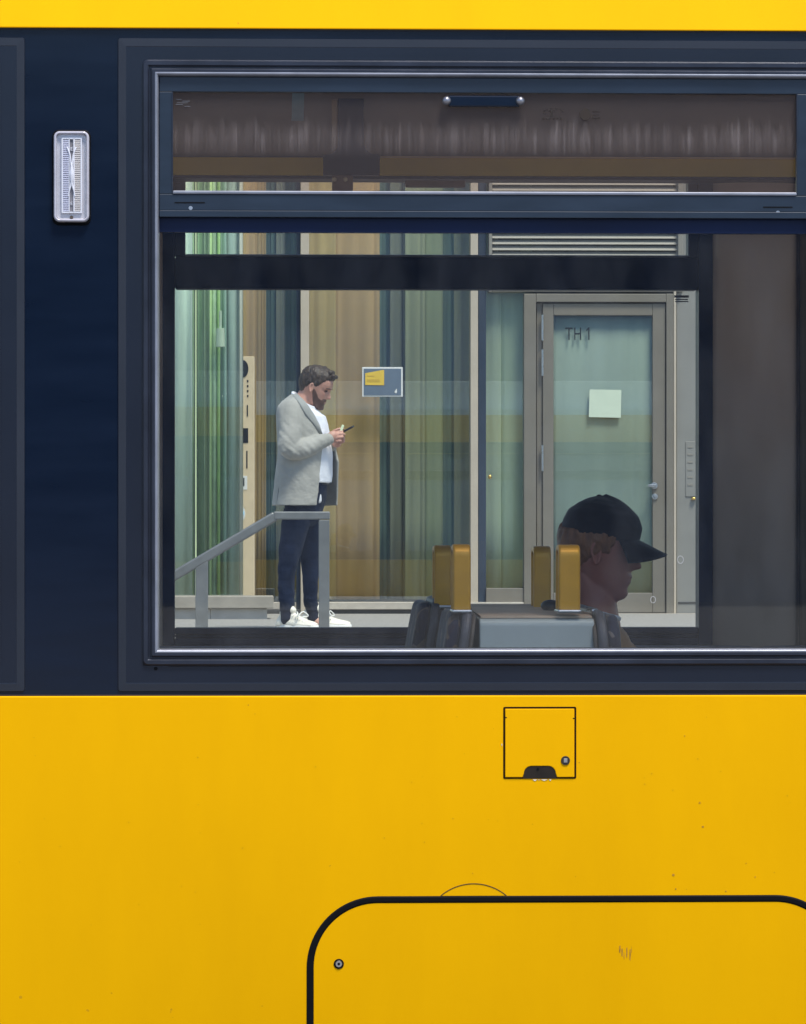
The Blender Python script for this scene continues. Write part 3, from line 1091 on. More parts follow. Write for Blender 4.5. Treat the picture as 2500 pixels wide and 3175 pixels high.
# fixed lower pane and the opening sash above
z_sb = Z0(461)
MB().box(gx0, gx1, 0.012, 0.018, gz0, Z0(492)).build('pane', M['pane_near'], win0)
MB().box(gx0, gx1, 0.010, 0.034, Z0(492), Z0(461.5)).build('transom', M['interior_dark'], win0)
sgx0, sgx1, sgz0, sgz1 = X0(366), X0(1688), Z0(405), Z0(196)
mb = MB()
mb.box(gx0, gx1, -0.002, 0.02, Z0(447), Z0(412.5))
mb.box(gx0, gx1, -0.0045, 0.02, Z0(461), Z0(447))
mb.box(gx0, gx1, -0.002, 0.02, sgz1, gz1)
mb.box(gx0, sgx0, -0.002, 0.02, Z0(412.5), sgz1)
mb.box(sgx1, gx1, -0.002, 0.02, Z0(412.5), sgz1)
mb.build('sash_frame', M['sash'], win0, bevel=0.0012)
MB().box(sgx0, sgx1, -0.005, 0.02, Z0(412.3), Z0(405)).build('sash_lip', M['lip'], win0, bevel=0.002)
MB().box(sgx0 - 0.0015, sgx0 + 0.0006, -0.004, 0.01, Z0(405), sgz1).build('sash_trim', M['frame'], win0)
MB().box(sgx1 - 0.0006, sgx1 + 0.0015, -0.004, 0.01, Z0(405), sgz1).build('sash_trim', M['frame'], win0)
MB().box(sgx0, sgx1, 0.006, 0.012, Z0(405), sgz1).build('sash_pane', M['pane_sash'], win0)
# slots with pins under the sash
for a, b_, zc, px in ((370, 434, 430.5, 404), (1617, 1679, 436.5, 1648)):
    xs0, xs1 = X0(a), X0(b_)
    MB().box(xs0, xs1, -0.0028, -0.001, Z0(zc + 1.2), Z0(zc - 1.2)).build('slot', M['rubber'], win0)
    MB().cyl((X0(px), -0.001, Z0(zc + 11.5)), (0, -1, 0), 0.0042, 0.0028, 14).build('pin', M['steel'], win0)
# latch bar with two round bolt heads
lx0, lx1 = X0(950), X0(1101)
MB().box(lx0, lx1, -0.006, 0.004, Z0(226), Z0(202)).build('latch_bar', M['navy'], win0, bevel=0.003)
for px in (946, 1102):
    MB().ball((X0(px), -0.006, Z0(213.5)), (0.0095, 0.009, 0.0095), 20, 12).build('latch_bolt', mat('dull_bolt_steel', (0.25, 0.25, 0.28), 0.35, 0.8, 0), win0, smooth=True)
# etched marks on the sash pane
etch = mat('brown_etched_print', (0.022, 0.014, 0.010), 0.8, 0, 0.2, 40)
mk = MB()
zc = Z0(240)


def strip(mb, dx0, dx1, dy0, dy1):
    mb.box(X0(dx0), X0(dx1), 0.0048, 0.0055, Z0(dy1), Z0(dy0))


for d in (1150, 1156, 1163, 1172, 1180, 1187):
    strip(mk, d, d + 4, 248, 250.5)
for dx_, dy_ in ((1151, 231), (1157, 228.5), (1166, 227.5), (1177, 228), (1187, 230), (1190, 234), (1152, 238)):
    strip(mk, dx_, dx_ + 5, dy_, dy_ + 1.2)
strip(mk, 1164, 1174, 232, 234.5); strip(mk, 1168, 1170.5, 234.5, 246)
mk.build('etched_mark', etch, win0)
mk = MB()
pts = [(X0(1241 + 12 * math.cos(a) * (0.9 if abs(math.sin(a)) > 0.8 else 1)), Z0(240 + 13 * math.sin(a))) for a in np.linspace(0, 2 * math.pi, 13)[:-1]]
mk.prism(pts, 0.0046, 0.0055)
strip(mk, 1255, 1272, 246, 248.2); strip(mk, 1256, 1270, 240.5, 241.5); strip(mk, 1256, 1271, 233, 234)
mk.build('etched_mark', etch, win0)
mk = MB()
for i, (a, b_) in enumerate(((373, 384), (386, 402), (375, 398), (372, 388), (391, 403))):
    strip(mk, a, b_, 211 + i * 3.6, 212.4 + i * 3.6)
mk.build('etched_mark', mat('grey_etched_print', (0.10, 0.10, 0.11), 0.7, 0, 0), win0)
for o in offs:
    if abs(o) > 1e-6 and abs(o) < PITCH * 2.5:
        w_ = copy_tree(win0, tram)
        w_.location = (o, 0, 0)

rmk = mat('pale_ring_mark', (0.42, 0.42, 0.42), 0.8, 0, 0)  # two pale rings drawn on the near pane
for dx_, dy_, rx_, rz_ in ((1443, 1186, 0.0062, 0.0078), (1385, 1271, 0.0052, 0.0068)):
    MB().tube([Vector((X0(dx_) + rx_ * math.cos(t), 0.0115, Z0(dy_) + rz_ * math.sin(t))) for t in np.linspace(0, 2 * math.pi, 25)], [0.0007] * 25, 6).build('ring_mark', rmk, win0, smooth=True)
# pin holes and the short moulding end below the frame
MB().cyl((X0(330), -0.0025, Z0(1415.5)), (0, -1, 0), 0.0042, 0.002, 12).build('pin_hole', M['rubber'], tram)
MB().box(X0(303), X0(357), -0.0048, -0.0028, Z0(1411.6), Z0(1410)).build('moulding_end', M['frame'], tram)

# marker lamp
lamp = empty('marker_lamp', (0, 0, 0)); lamp.parent = tram
lx0, lx1, lz0, lz1 = X0(114), X0(189.5), Z0(473), Z0(281)
mb = ring_loft(MB(), lx0 - 0.003, lx1 + 0.003, lz0 - 0.006, lz1 + 0.003, 0.014, [(0, 0), (0, -0.004), (0.002, -0.006), (0.004, -0.0045)], 6, fill=True)
mb.build('gasket', M['rubber'], lamp)
mb = ring_loft(MB(), lx0, lx1, lz0, lz1, 0.013, [(0, -0.004), (0.0005, -0.014), (0.003, -0.017), (0.0055, -0.0165), (0.0065, -0.012)], 8)
mb.build('bezel', mat('smoky_clear_plastic_bezel', (0.47, 0.45, 0.50), 0.18, 0.1, 0.1, 20), lamp, smooth=True)
mb = ring_loft(MB(), lx0 + 0.0065, lx1 - 0.0065, lz0 + 0.0065, lz1 - 0.0065, 0.008, [(0, -0.012), (0.002, -0.0075)], 6, fill=True)
mb.build('reflector', mat('silvered_reflector', (0.58, 0.57, 0.60), 0.3, 0.1, 0.06, 60), lamp)
rx0, rx1, rz0, rz1 = X0(133), X0(172), Z0(452), Z0(297)
bright = mat('white_prism_plastic', (0.86, 0.86, 0.90), 0.3, 0.0, 0.05, 50)
mb = ring_loft(MB(), rx0 - 0.002, rx1 + 0.002, rz0 - 0.002, rz1 + 0.002, 0.001, [(0, -0.008), (0, -0.0125), (0.0028, -0.0125), (0.003, -0.008)], 1)
mb.box(X0(146), X0(148), -0.0125, -0.008, rz0, rz1)
mb.box(X0(156), X0(158.5), -0.0125, -0.008, rz0, rz1)
mb.build('prism_frame', bright, lamp)
rb = MB(); rb2 = MB()
zz = rz0 + 0.002
i = 0
while zz < rz1 - 0.002:
    rb.box(rx0 + 0.001, X0(146), -0.0115, -0.008, zz, zz + 0.0018)
    rb2.box(X0(158.5), rx1 - 0.001, -0.0115, -0.008, zz, zz + 0.0021)
    zz += 0.0040
rb.build('prism_rib', mat('lilac_prism_plastic', (0.80, 0.80, 0.93), 0.3, 0, 0), lamp)['kind'] = 'stuff'
rb2.build('prism_rib', mat('warm_prism_plastic', (0.86, 0.80, 0.74), 0.3, 0, 0), lamp)['kind'] = 'stuff'
mb = MB()
xm = X0(152.2)
for sgn in (1, -1):
    p0 = [Vector((xm, -0.0125, Z0(372))), Vector((xm + sgn * 0.0018, -0.0128, Z0(345))), Vector((xm + sgn * 0.004, -0.0128, Z0(330))), Vector((xm + sgn * 0.009, -0.0125, Z0(316)))]
    mb.tube(p0, [0.0016] * 4, 8)
    p0 = [Vector((xm, -0.0125, Z0(372))), Vector((xm + sgn * 0.0016, -0.0128, Z0(395))), Vector((xm + sgn * 0.005, -0.0125, Z0(408))), Vector((xm + sgn * 0.0065, -0.0125, Z0(418)))]
    mb.tube(p0, [0.0016] * 4, 8)
mb.tube([Vector((xm, -0.0125, Z0(350))), Vector((xm, -0.0128, Z0(372))), Vector((xm, -0.0125, Z0(392)))], [0.002, 0.0042, 0.002], 10)
mb.build('filament_highlight', bright, lamp, smooth=True)  # white cross of tubes stands in for the filament highlights
MB().box(X0(148), X0(156), -0.0092, -0.0078, rz0, rz1).build('back_strip', mat('dull_grey_plastic', (0.22, 0.21, 0.22), 0.5, 0, 0.2, 60), lamp)
MB().cyl((X0(152), -0.0075, Z0(463)), (0, -1, 0), 0.0035, 0.006, 12).build('screw', mat('dark_bronze_screw', (0.12, 0.08, 0.05), 0.4, 0.5, 0), lamp)
for dy_ in (322, 437):
    text_obj('lens_mark', 'E', 0.010, bright, lamp, (X0(149.5), -0.0105, Z0(dy_)), depth=0.0006)
mb = ring_loft(MB(), lx0 + 0.0055, lx1 - 0.0055, lz0 + 0.0055, lz1 - 0.0055, 0.009, [(0, -0.0150), (0.003, -0.0175), (0.010, -0.019)], 6, fill=True)
mb.build('lens', M['lens'], lamp)

# small square flap with lock and finger grip
flap = empty('access_flap', (0, 0, 0)); flap.parent = tram
fx0, fx1, fz0, fz1 = X0(1066), X0(1220.5), Z0(1650), Z0(1497.5)
mb = ring_loft(MB(), fx0, fx1, fz0, fz1, 0.003, [(0, -0.0082), (0.0001, -0.0088), (0.0036, -0.0088), (0.0037, -0.0082)], 3)
mb.build('gap_seal', mat('dark_brown_gap', (0.010, 0.003, 0.002), 0.8, 0, 0.1, 20, spec=0.1), flap)
hx0, hx1, hz = X0(1106.5), X0(1180), Z0(1623)
pl = MB()
pts = [(fx0 + 0.0040, fz0 + 0.0032), (hx0, fz0 + 0.0032)]
r_ = 0.016
for a in np.linspace(180, 90, 7):
    pts.append((hx0 + 0.003 + r_ + r_ * math.cos(math.radians(a)), hz - r_ + r_ * math.sin(math.radians(a))))
for a in np.linspace(90, 0, 7):
    pts.append((hx1 - 0.003 - r_ + r_ * math.cos(math.radians(a)), hz - r_ + r_ * math.sin(math.radians(a))))
pts += [(hx1, fz0 + 0.0032), (fx1 - 0.0046, fz0 + 0.0032), (fx1 - 0.0046, fz1 - 0.0042), (fx0 + 0.0040, fz1 - 0.0042)]
pl.prism(pts, -0.0108, -0.0083)
pl.build('flap_plate', M['yellow'], flap, bevel=0.0016)
ch_ = MB()
for a, b_, c, d in ((1128, 1138, 1651.5, 1655), (1140, 1143, 1651.5, 1653.5), (1146, 1160, 1651.5, 1654.5), (1163, 1168, 1651.5, 1655), (1062, 1064, 1576, 1581)):
    xm0, xm1, za, zb = X0(a), X0(b_), Z0(d), Z0(c)
    ch_.prism([(xm0, zb), (xm0 + (xm1 - xm0) * .3, za + (zb - za) * .3), ((xm0 + xm1) / 2, za), (xm1, zb)], -0.0089, -0.0081)
ch_.build('paint_chip', mat('bare_pale_primer', (0.75, 0.68, 0.55), 0.6, 0, 0), flap)
nk = MB()
nk.box(X0(1069.5), X0(1073.5), -0.0112, -0.0105, Z0(1521), Z0(1519)); nk.box(X0(1213), X0(1217), -0.0112, -0.0105, Z0(1523), Z0(1521))
nk.build('hinge_nick', M['rubber'], flap)
gp = MB()
g = [(hx0 + 0.001, fz0 + 0.0005)] + pts[2:16] + [(hx1 - 0.001, fz0 + 0.0005)]
gp.prism(g, -0.0093, -0.0082)
gp.build('finger_grip', mat('dark_brown_plastic', (0.020, 0.015, 0.011), 0.55, 0, 0.2, 30, spec=0.2), flap)
MB().cyl((X0(1139), -0.0092, Z0(1629.5)), (0, -1, 0), 0.0026, 0.0012, 10).build('grip_screw', M['rubber'], flap)
lk = MB().cyl((X0(1197.5), -0.0106, Z0(1611.5)), (0, -1, 0), 0.0098, 0.0022, 24, 0.009)
lk.build('lock_ring', M['black_plastic'], flap)
MB().box(X0(1193.5), X0(1201.5), -0.0140, -0.0120, Z0(1616), Z0(1607)).build('lock_core', mat('grey_lock_steel', (0.36, 0.35, 0.34), 0.4, 0.6, 0.1, 60), flap, bevel=0.0008)

# big rounded hatch with rubber seal
hat = empty('equipment_hatch', (0, 0, 0)); hat.parent = tram
gx0_, gx1_, gz1_ = X0(650), X0(1792), Z0(1898.5)
gz0_ = 0.30
rr_ = 0.150
mb = ring_loft(MB(), gx0_, gx1_, gz0_, gz1_, rr_, [(0, -0.0082), (0.0004, -0.0098), (0.0030, -0.0108), (0.0115, -0.0108), (0.0142, -0.0096), (0.0146, -0.0084)], 20)
mb.build('hatch_seal', M['rubber'], hat)
mb = MB()
ring = rrect(gx0_ + 0.0148, gx1_ - 0.0148, gz0_ + 0.0148, gz1_ - 0.0148, rr_ - 0.0148, 20)
mb.prism(ring, -0.0092, -0.0083)
mb.build('hatch_plate', M['yellow'], hat, bevel=0.0004)
sx, sz = X0(718), Z0(2042)
MB().cyl((sx, -0.0092, sz), (0, -1, 0), 0.0108, 0.0010, 24).build('screw_washer', M['rubber'], hat)
MB().cyl((sx, -0.0100, sz), (0, -1, 0), 0.0078, 0.0022, 24, 0.0066).build('screw_head', M['steel'], hat)
MB().cyl((sx, -0.0121, sz), (0, -1, 0), 0.0032, 0.0006, 6).build('screw_socket', M['rubber'], hat)
# half-moon cover plate over the hatch edge
ax0, ax1, az0, az1 = X0(934), X0(1073), Z0(1898), Z0(1872.5)
arc = []
hh = az1 - az0; ww = (ax1 - ax0) / 2
R_ = (ww * ww + hh * hh) / (2 * hh)
am = math.asin(ww / R_)
for a in np.linspace(-am, am, 26):
    arc.append(((ax0 + ax1) / 2 + R_ * math.sin(a), az1 - R_ + R_ * math.cos(a)))
sm = MB()
for i in range(len(arc) - 1):
    sm.bar((arc[i][0], -0.0088, arc[i][1]), (arc[i + 1][0], -0.0088, arc[i + 1][1]), 0.0009, 0.0016)
sm.build('half_moon_seam', mat('brown_seam_line', (0.06, 0.025, 0.008), 0.7, 0, 0), hat)
MB().prism(arc, -0.0086, -0.0081).build('half_moon_plate', M['yellow'], hat)
# scuff and grime flecks on the yellow paint
grime = mat('brown_road_grime', (0.40, 0.19, 0.010), 0.8, 0, 0.3, 90)
sc = MB()
rn = random.Random(3)
for a, b_, c, d in ((1312, 1315.5, 2004, 2022), (1317, 1320, 2010, 2030), (1322, 1323.5, 2018, 2036), (1327, 1330, 2008, 2032), (1334, 1337, 2012, 2038), (1338, 1339, 2006, 2022)):
    xm0, xm1, za, zb = X0(a), X0(b_), Z0(d), Z0(c)
    sc.prism([(xm0, za + .004), ((xm0 + xm1) / 2 + .0006, za), (xm1, (za + zb) / 2), (xm1 - .0008, zb), (xm0 + .0003, zb - 0.003)], -0.00945, -0.0091)
sc.build('scuff', grime, hat)
fl = MB()
spots = [(1482, 1702, 2.2), (1489, 1753, 2.5), (1427, 1855, 3.0), (1432, 1885, 1.8), (1538, 1890, 1.6), (1380, 1640, 1.2), (1600, 1860, 1.4), (1450, 1560, 1.2)]
spots += [(rn.uniform(20, 1700), rn.uniform(1480, 1890), rn.uniform(0.5, 1.1)) for _ in range(40)]
for dx_, dy_, r_ in spots:
    if 1060 < dx_ < 1225 and dy_ < 1655:
        continue
    r_ *= 0.001
    n_ = 7
    pts = [(X0(dx_) + r_ * rn.uniform(0.6, 1.2) * math.cos(2 * math.pi * k / n_), Z0(dy_) + r_ * rn.uniform(0.6, 1.3) * math.sin(2 * math.pi * k / n_)) for k in range(n_)]
    fl.prism(pts, -0.0085, -0.0079)
tag(fl.build('dirt_fleck', grime, tram), kind='stuff')

# the lower side curves gently inwards towards the skirt
def bend(o):
    import bmesh
    bm = bmesh.new(); bm.from_mesh(o.data)
    zs_ = [v.co.z for v in bm.verts]
    z_ = math.ceil(min(zs_) / 0.03) * 0.03
    if max(zs_) - min(zs_) > 0.03:
        while z_ < max(zs_):
            bmesh.ops.bisect_plane(bm, geom=bm.verts[:] + bm.edges[:] + bm.faces[:], plane_co=(0, 0, z_), plane_no=(0, 0, 1), dist=1e-6)
            z_ += 0.03
    for v in bm.verts:
        t = max(0.0, ZB0 - v.co.z)
        v.co.y += 0.038 * t * t
    bm.to_mesh(o.data); bm.free()


for o_ in list(bpy.data.objects):
    if o_.type == 'MESH' and (o_.name in ('lower_side_panel', 'dirt_fleck') or o_.parent in (flap, hat)):
        bend(o_)

# ---------------- inside of the tram
YI = 2.17
FX0, FX1 = X0(345, 2.2), X0(1512, 2.2)
FWX0, FWX1 = FX0 + 0.0, FX1
FZ0, FZ1 = Z0(1366, 2.2), Z0(362, 2.2)
fp = PITCH
fh = [(FX0 + k * fp + 0.004, FX1 + k * fp - 0.004, FZ0 + 0.004, FZ1 - 0.004) for k in range(-7, 7)]
wall_with_holes(YI, 2.21, ZB0 - 0.05, ZB1 + 0.02, fh, M['interior_taupe'], 'inner_wall')
wall_with_holes(2.212, WID, ZB0, ZB1, fh, M['navy'], 'far_window_band')
MB().box(XA, XB, 2.2, WID + 0.008, 0.22, ZB0 - 0.003).build('far_lower_panel', M['yellow'], tram)
MB().add([(XA, WID + .008, ZB1 + .003), (XB, WID + .008, ZB1 + .003), (XB, WID - .05, zt1), (XA, WID - .05, zt1),
          (XA, WID - .06, ZB1 + .003), (XB, WID - .06, ZB1 + .003), (XB, WID - .1, zt1), (XA, WID - .1, zt1)],
         [(0, 1, 2, 3), (7, 6, 5, 4), (0, 4, 5, 1), (1, 5, 6, 2), (2, 6, 7, 3), (3, 7, 4, 0)]).build('far_upper_panel', M['yellow'], tram)
MB().box(XA, XB, 0.055, WID - 0.055, 3.031, 3.10).build('roof', M['roofgrey'], tram)
for a, b_ in ((-12.5, -7.6), (-7.3, -2.4), (-2.1, 5.6), (5.9, 12.5)):
    MB().box(a, b_, 0.35, WID - 0.22, 3.101, 3.44).build('roof_equipment', M['roofgrey'], tram, bevel=0.006)
MB().box(XA, XB, 0.06, 2.16, 0.30, 0.36).build('floor', M['floor'], tram)
MB().box(XA, XB, 0.052, 0.09, 0.36, Z0(1425)).build('inner_side_wall', M['interior_grey'], tram)
MB().box(XA, XB, 2.13, YI - 0.001, 0.36, FZ0 - 0.01).build('inner_side_wall', M['interior_grey'], tram)
MB().box(XA, XB, 0.056, 2.14, 2.98, 3.02).build('ceiling', M['ceiling'], tram)
for xx in (XA, XB - 0.05):
    MB().box(xx, xx + 0.05, 0.11, WID - 0.11, 0.23, 3.02).build('end_wall', M['interior_taupe'], tram)

# far window, measured on its own plane
YF = 2.19
fwin = empty('window', (0, 0, 0)); fwin.parent = tram


def fz(dy):
    return Z0(dy, YF)


def fx(dx):
    return X0(dx, YF)


def fb(name, dx0, dx1, dy0, dy1, y0, y1, m, bevel=0.002):
    return MB().box(fx(dx0), fx(dx1), y0, y1, fz(dy1), fz(dy0)).build(name, m, fwin, bevel=bevel)


fb('frame', 345, 370.5, 362, 1366, 2.15, 2.235, M['interior_dark'])
fb('frame', 1477.5, 1512, 362, 1366, 2.15, 2.235, M['interior_dark'])
fb('frame', 370.7, 1477.3, 1329, 1343, 2.152, 2.235, M['interior_dark'], 0.004)
fb('frame', 370.7, 1477.3, 1343.3, 1350, 2.165, 2.235, M['interior_dark'], 0.003)
fb('frame', 370.7, 1477.3, 1350.3, 1366, 2.148, 2.235, M['interior_dark'], 0.004)
fb('frame', 370.7, 1477.3, 362, 378, 2.152, 2.235, M['interior_dark'])
fb('sash_bar', 370.7, 1477.3, 546, 614, 2.158, 2.225, M['interior_dark'], 0.006)
fb('sash_lip', 393, 1456, 540.5, 545.8, 2.162, 2.225, M['lip'], 0.003)
fb('sash_stile', 370.7, 393, 378.3, 545.8, 2.16, 2.225, M['interior_dark'], 0.004)
fb('sash_stile', 1456, 1477.3, 378.3, 545.8, 2.16, 2.225, M['interior_dark'], 0.004)
fb('pane', 370.7, 1477.3, 614.2, 1328.8, 2.195, 2.201, M['pane_far'], 0)
fb('sash_pane', 393.2, 1455.8, 378.2, 540.2, 2.195, 2.201, M['pane_far'], 0)
lbm = MB()
for a, b_, c, d in ((1429, 1460, 624, 629), (1431, 1458, 631.5, 634), (1431, 1459, 636, 638.5)):
    lbm.box(fx(a), fx(b_), 2.1935, 2.1945, fz(d), fz(c))
lbm.build('pane_label', mat('grey_pane_print', (0.10, 0.09, 0.10), 0.7, 0, 0), fwin)
for k in (-2, -1, 1, 2):
    w_ = copy_tree(fwin, tram)
    w_.location = (k * fp, 0, 0)
# inner sill under the far window
mb = MB().box(XA, XB, 2.10, 2.147, fz(1378), fz(1366.5))
mb.build('inner_sill', mat('lilac_grey_sill', (0.20, 0.19, 0.23), 0.4, 0, 0.1, 6), tram, bevel=0.004)
# convex pillar cladding between the far windows, right of the main one
pil = MB()
xa, xb = X0(1513.5, 2.1), X0(1696, 2.1)
rings = []
for z in (Z0(1380, 2.1), Z0(470, 2.1), 2.97):
    r = []
    for i in range(25):
        t = i / 24
        r.append((xa + (xb - xa) * t, 2.155 - 0.055 * math.sin(math.pi * t) ** 0.45, z))
    for i in range(1, 0, -1):
        pass
    r += [(xb, 2.168, z), (xa, 2.168, z)]
    rings.append(r)
pil.loft(rings)
pil.build('pillar_cladding', M['interior_taupe'], tram, smooth=False, bevel=0)
for p in bpy.data.objects['pillar_cladding'].data.polygons:
    p.use_smooth = len(p.vertices) == 4
MB().box(X0(1697, 2.12), X0(1760, 2.12), 2.12, 2.165, Z0(1378, 2.12), 2.97).build('pillar_edge', mat('brown_interior_edge', (0.16, 0.115, 0.07), 0.45, 0, 0.2, 5), tram, bevel=0.006)
# ceiling cove, ochre rail and bracket seen through the tinted sash
YC = 2.06
cv = MB()
zc0 = Z0(331, YC)
cv.add([(XA, YC + 0.005, zc0), (XB, YC + 0.005, zc0), (XB, 1.30, 2.975), (XA, 1.30, 2.975), (XA, YC + 0.03, zc0), (XB, YC + 0.03, zc0), (XB, 1.33, 2.979), (XA, 1.33, 2.979)],
       [(0, 1, 2, 3), (7, 6, 5, 4), (0, 4, 5, 1), (1, 5, 6, 2), (2, 6, 7, 3), (3, 7, 4, 0)])
cv.build('ceiling_cove', M['ceiling'], tram)
MB().box(XA, XB, 2.02, 2.10, Z0(372, 2.02), Z0(333.5, 2.02)).build('ceiling_rail', M['rail_yellow'], tram, bevel=0.003)
MB().box(X0(806, 2.01), XB, 2.008, 2.02, Z0(333.4, 2.01), Z0(330.8, 2.01)).build('rail_trim', mat('pale_orange_trim', (0.85, 0.60, 0.36), 0.4, 0, 0), tram)
MB().box(XA, XB, 2.025, 2.14, Z0(378.5, 2.02), Z0(372.2, 2.02)).build('cove_edge', M['interior_dark'], tram)
YB = 1.80
bo = [(685, 371), (685, 328), (700, 326), (710, 320), (715, 312), (717, 185), (771, 185), (771, 305), (777, 318), (786, 325), (801, 327), (805, 331), (805, 371)]
pts = [(X0(a, YB), Z0(b_, YB)) for a, b_ in bo]
br = empty('ceiling_bracket', (0, 0, 0)); br.parent = tram
MB().prism(pts, YB, YB + 0.035).build('bracket_plate', M['interior_dark'], br, bevel=0.002)
MB().box(X0(703, YB), X0(715.5, YB), YB + 0.004, YB + 0.03, Z0(318, YB), Z0(185, YB)).build('bracket_highlight', mat('tan_bracket_highlight', (0.42, 0.30, 0.17), 0.5, 0, 0.2, 8), br, bevel=0.003)  # tan strip paints the highlight along the bracket's left edge
MB().box(X0(704, YB), X0(748, YB), YB - 0.004, YB + 0.03, Z0(404, YB), Z0(371.5, YB)).build('bracket_foot', M['brown_bracket'], br, bevel=0.003)
for px in (709, 732):
    MB().ball((X0(px, YB - 0.005), YB - 0.006, Z0(380.5, YB)), 0.006, 14, 8).build('bracket_bolt', mat('pale_brass_bolt', (0.9, 0.8, 0.55), 0.25, 0, 0), br, smooth=True)
MB().box(X0(860, YB), X0(988, YB), YB + 0.03, YB + 0.07, Z0(393, YB), Z0(379, YB)).build('ceiling_box', M['brown_bracket'], tram, bevel=0.004)
lp = P(631, 225, 1.75)
# blue label lies on the sloping cove
def cove_y(z):
    t = (z - zc0) / (2.975 - zc0)
    return (YC + 0.005) + (1.30 - YC - 0.005) * t
d0 = ray(631, 225)
tt = 0
for it in range(60):
    yy = 1.3 + it * 0.0135
    p = P(631, 225, yy)
    if p.z < 2.975 and yy >= cove_y(p.z):
        break
pz0, pz1 = P(631, 251, yy).z, P(631, 201, yy).z
lb = MB()
xa_, xb_ = X0(618.5, yy), X0(644, yy)
lb.add([(xa_, cove_y(pz0) - 0.004, pz0), (xb_, cove_y(pz0) - 0.004, pz0), (xb_, cove_y(pz1) - 0.004, pz1), (xa_, cove_y(pz1) - 0.004, pz1),
        (xa_, cove_y(pz0) - 0.001, pz0), (xb_, cove_y(pz0) - 0.001, pz0), (xb_, cove_y(pz1) - 0.001, pz1), (xa_, cove_y(pz1) - 0.001, pz1)],
       [(0, 1, 2, 3), (7, 6, 5, 4), (0, 4, 5, 1), (1, 5, 6, 2), (2, 6, 7, 3), (3, 7, 4, 0)])
lb.build('ceiling_label', M['blue_label'], tram)

#================================================================ SEATS AND CABINET
def seat(dx_top, dx_bot, face, y0, y1, dy_top, hand_dx, hand_top, hand_bot, label, thick=0.062):
    """tram seat seen from the side: padded back, shell, cushion, pedestal, gold handle loop over the back; face -1 looks left"""
    ym = (y0 + y1) / 2
    top = P(dx_top, dy_top, y0)
    bot = P(dx_bot, 1378, y0)
    root = empty('tram_chair', (top.x, ym, 0.36))
    tag(root, label, 'seat', 'seats inside the tram')
    lean = (bot.x - top.x) / (top.z - bot.z)
    H0 = 0.82
    hw = (y1 - y0) / 2
    zt = top.z - 0.36
    zb = H0 - 0.36

    def profile(x_in, x_out, zlo, zhi, w, rt, name, m):
        # x measured from the back line towards the sitter
        rings = []
        n = 9
        outline = []
        for i in range(n + 1):
            a = math.pi / 2 * i / n
            outline.append((-w + rt - rt * math.cos(a), zhi - rt + rt * math.sin(a)))
        outline = [(-w, zlo)] + outline + [(-x, z) for x, z in reversed(outline)] + [(w, zlo)]
        mbx = MB()
        r0 = [(x_in * face + (zt - z) * lean, yy, z) for yy, z in outline]
        r1 = [(x_out * face + (zt - z) * lean, yy, z) for yy, z in outline]
        xm0 = x_in + (x_out - x_in) * 0.15
        mbx.loft([r0, r1])
        return mbx.build(name, m, root, bevel=0.012, seg=3, angle=50)

    profile(-0.006, 0.016, zb, zt - 0.004, hw, 0.07, 'shell', M['shell'])
    profile(0.0165, 0.046, zb, zt - 0.014, hw - 0.02, 0.06, 'backrest', M['fabric'])
    profile(-0.016, -0.0065, zb, zt - 0.02, hw - 0.012, 0.06, 'back_trim', M['seat_trim'])
    xb_ = (zt - (0.46 - 0.0)) * lean
    c0 = (0.03 * face + xb_)
    MB().box(min(c0, c0 + 0.42 * face), max(c0, c0 + 0.42 * face), -hw + 0.015, hw - 0.015, 0.40, 0.47).build('cushion', M['fabric'], root, bevel=0.02, seg=3)
    MB().box(min(c0 + 0.08 * face, c0 + 0.3 * face), max(c0 + 0.08 * face, c0 + 0.3 * face), -0.1, 0.1, 0.0, 0.399).build('pedestal', M['shell'], root, bevel=0.01)
    # handle: flat band bent to a loop, seen edge-on
    hx0 = P(hand_dx[0], 1200, y0 + 0.03).x - top.x
    hx1 = P(hand_dx[1], 1200, y0 + 0.03).x - top.x
    hz1 = P(hand_dx[0], hand_top, y0 + 0.03).z - 0.36
    hz0 = P(hand_dx[0], hand_bot, y0 + 0.03).z - 0.36 - 0.015
    hy0, hy1 = y0 + 0.03 - ym, y0 + 0.13 - ym
    t = 0.016
    path = []
    r = 0.026
    path.append((hy0, hz0))
    for i in range(9):
        a = math.pi - math.pi / 2 * i / 8
        path.append((hy0 + r + r * math.cos(a), hz1 - r + r * math.sin(a)))
    for i in range(9):
        a = math.pi / 2 - math.pi / 2 * i / 8
        path.append((hy1 - r + r * math.cos(a), hz1 - r + r * math.sin(a)))
    path.append((hy1, hz0))
    cen = ((hy0 + hy1) / 2, (hz0 + hz1) / 2)
    inner = []
    for i, (yy, zz) in enumerate(path):
        a = path[max(0, i - 1)]; b = path[min(len(path) - 1, i + 1)]
        d = Vector((b[0] - a[0], b[1] - a[1])).normalized()
        nn = Vector((d.y, -d.x))
        inner.append((yy + nn.x * t, zz + nn.y * t))
    rings = []
    for (ya, za), (yb, zb_) in zip(path, inner):
        rings.append([(hx0, ya, za), (hx1, ya, za), (hx1, yb, zb_), (hx0, yb, zb_)])
    hd = MB().loft(rings)
    hd.build('grab_handle', M['bronze'], root, bevel=0.0055, seg=3, smooth=False, angle=50)
    MB().box(hx0 - 0.002, hx1 + 0.002, hy0 - 0.004, hy1 + 0.004, hz0 - 0.004, hz0 + 0.004).build('handle_foot', M['steel'], root, bevel=0.003)
    return root


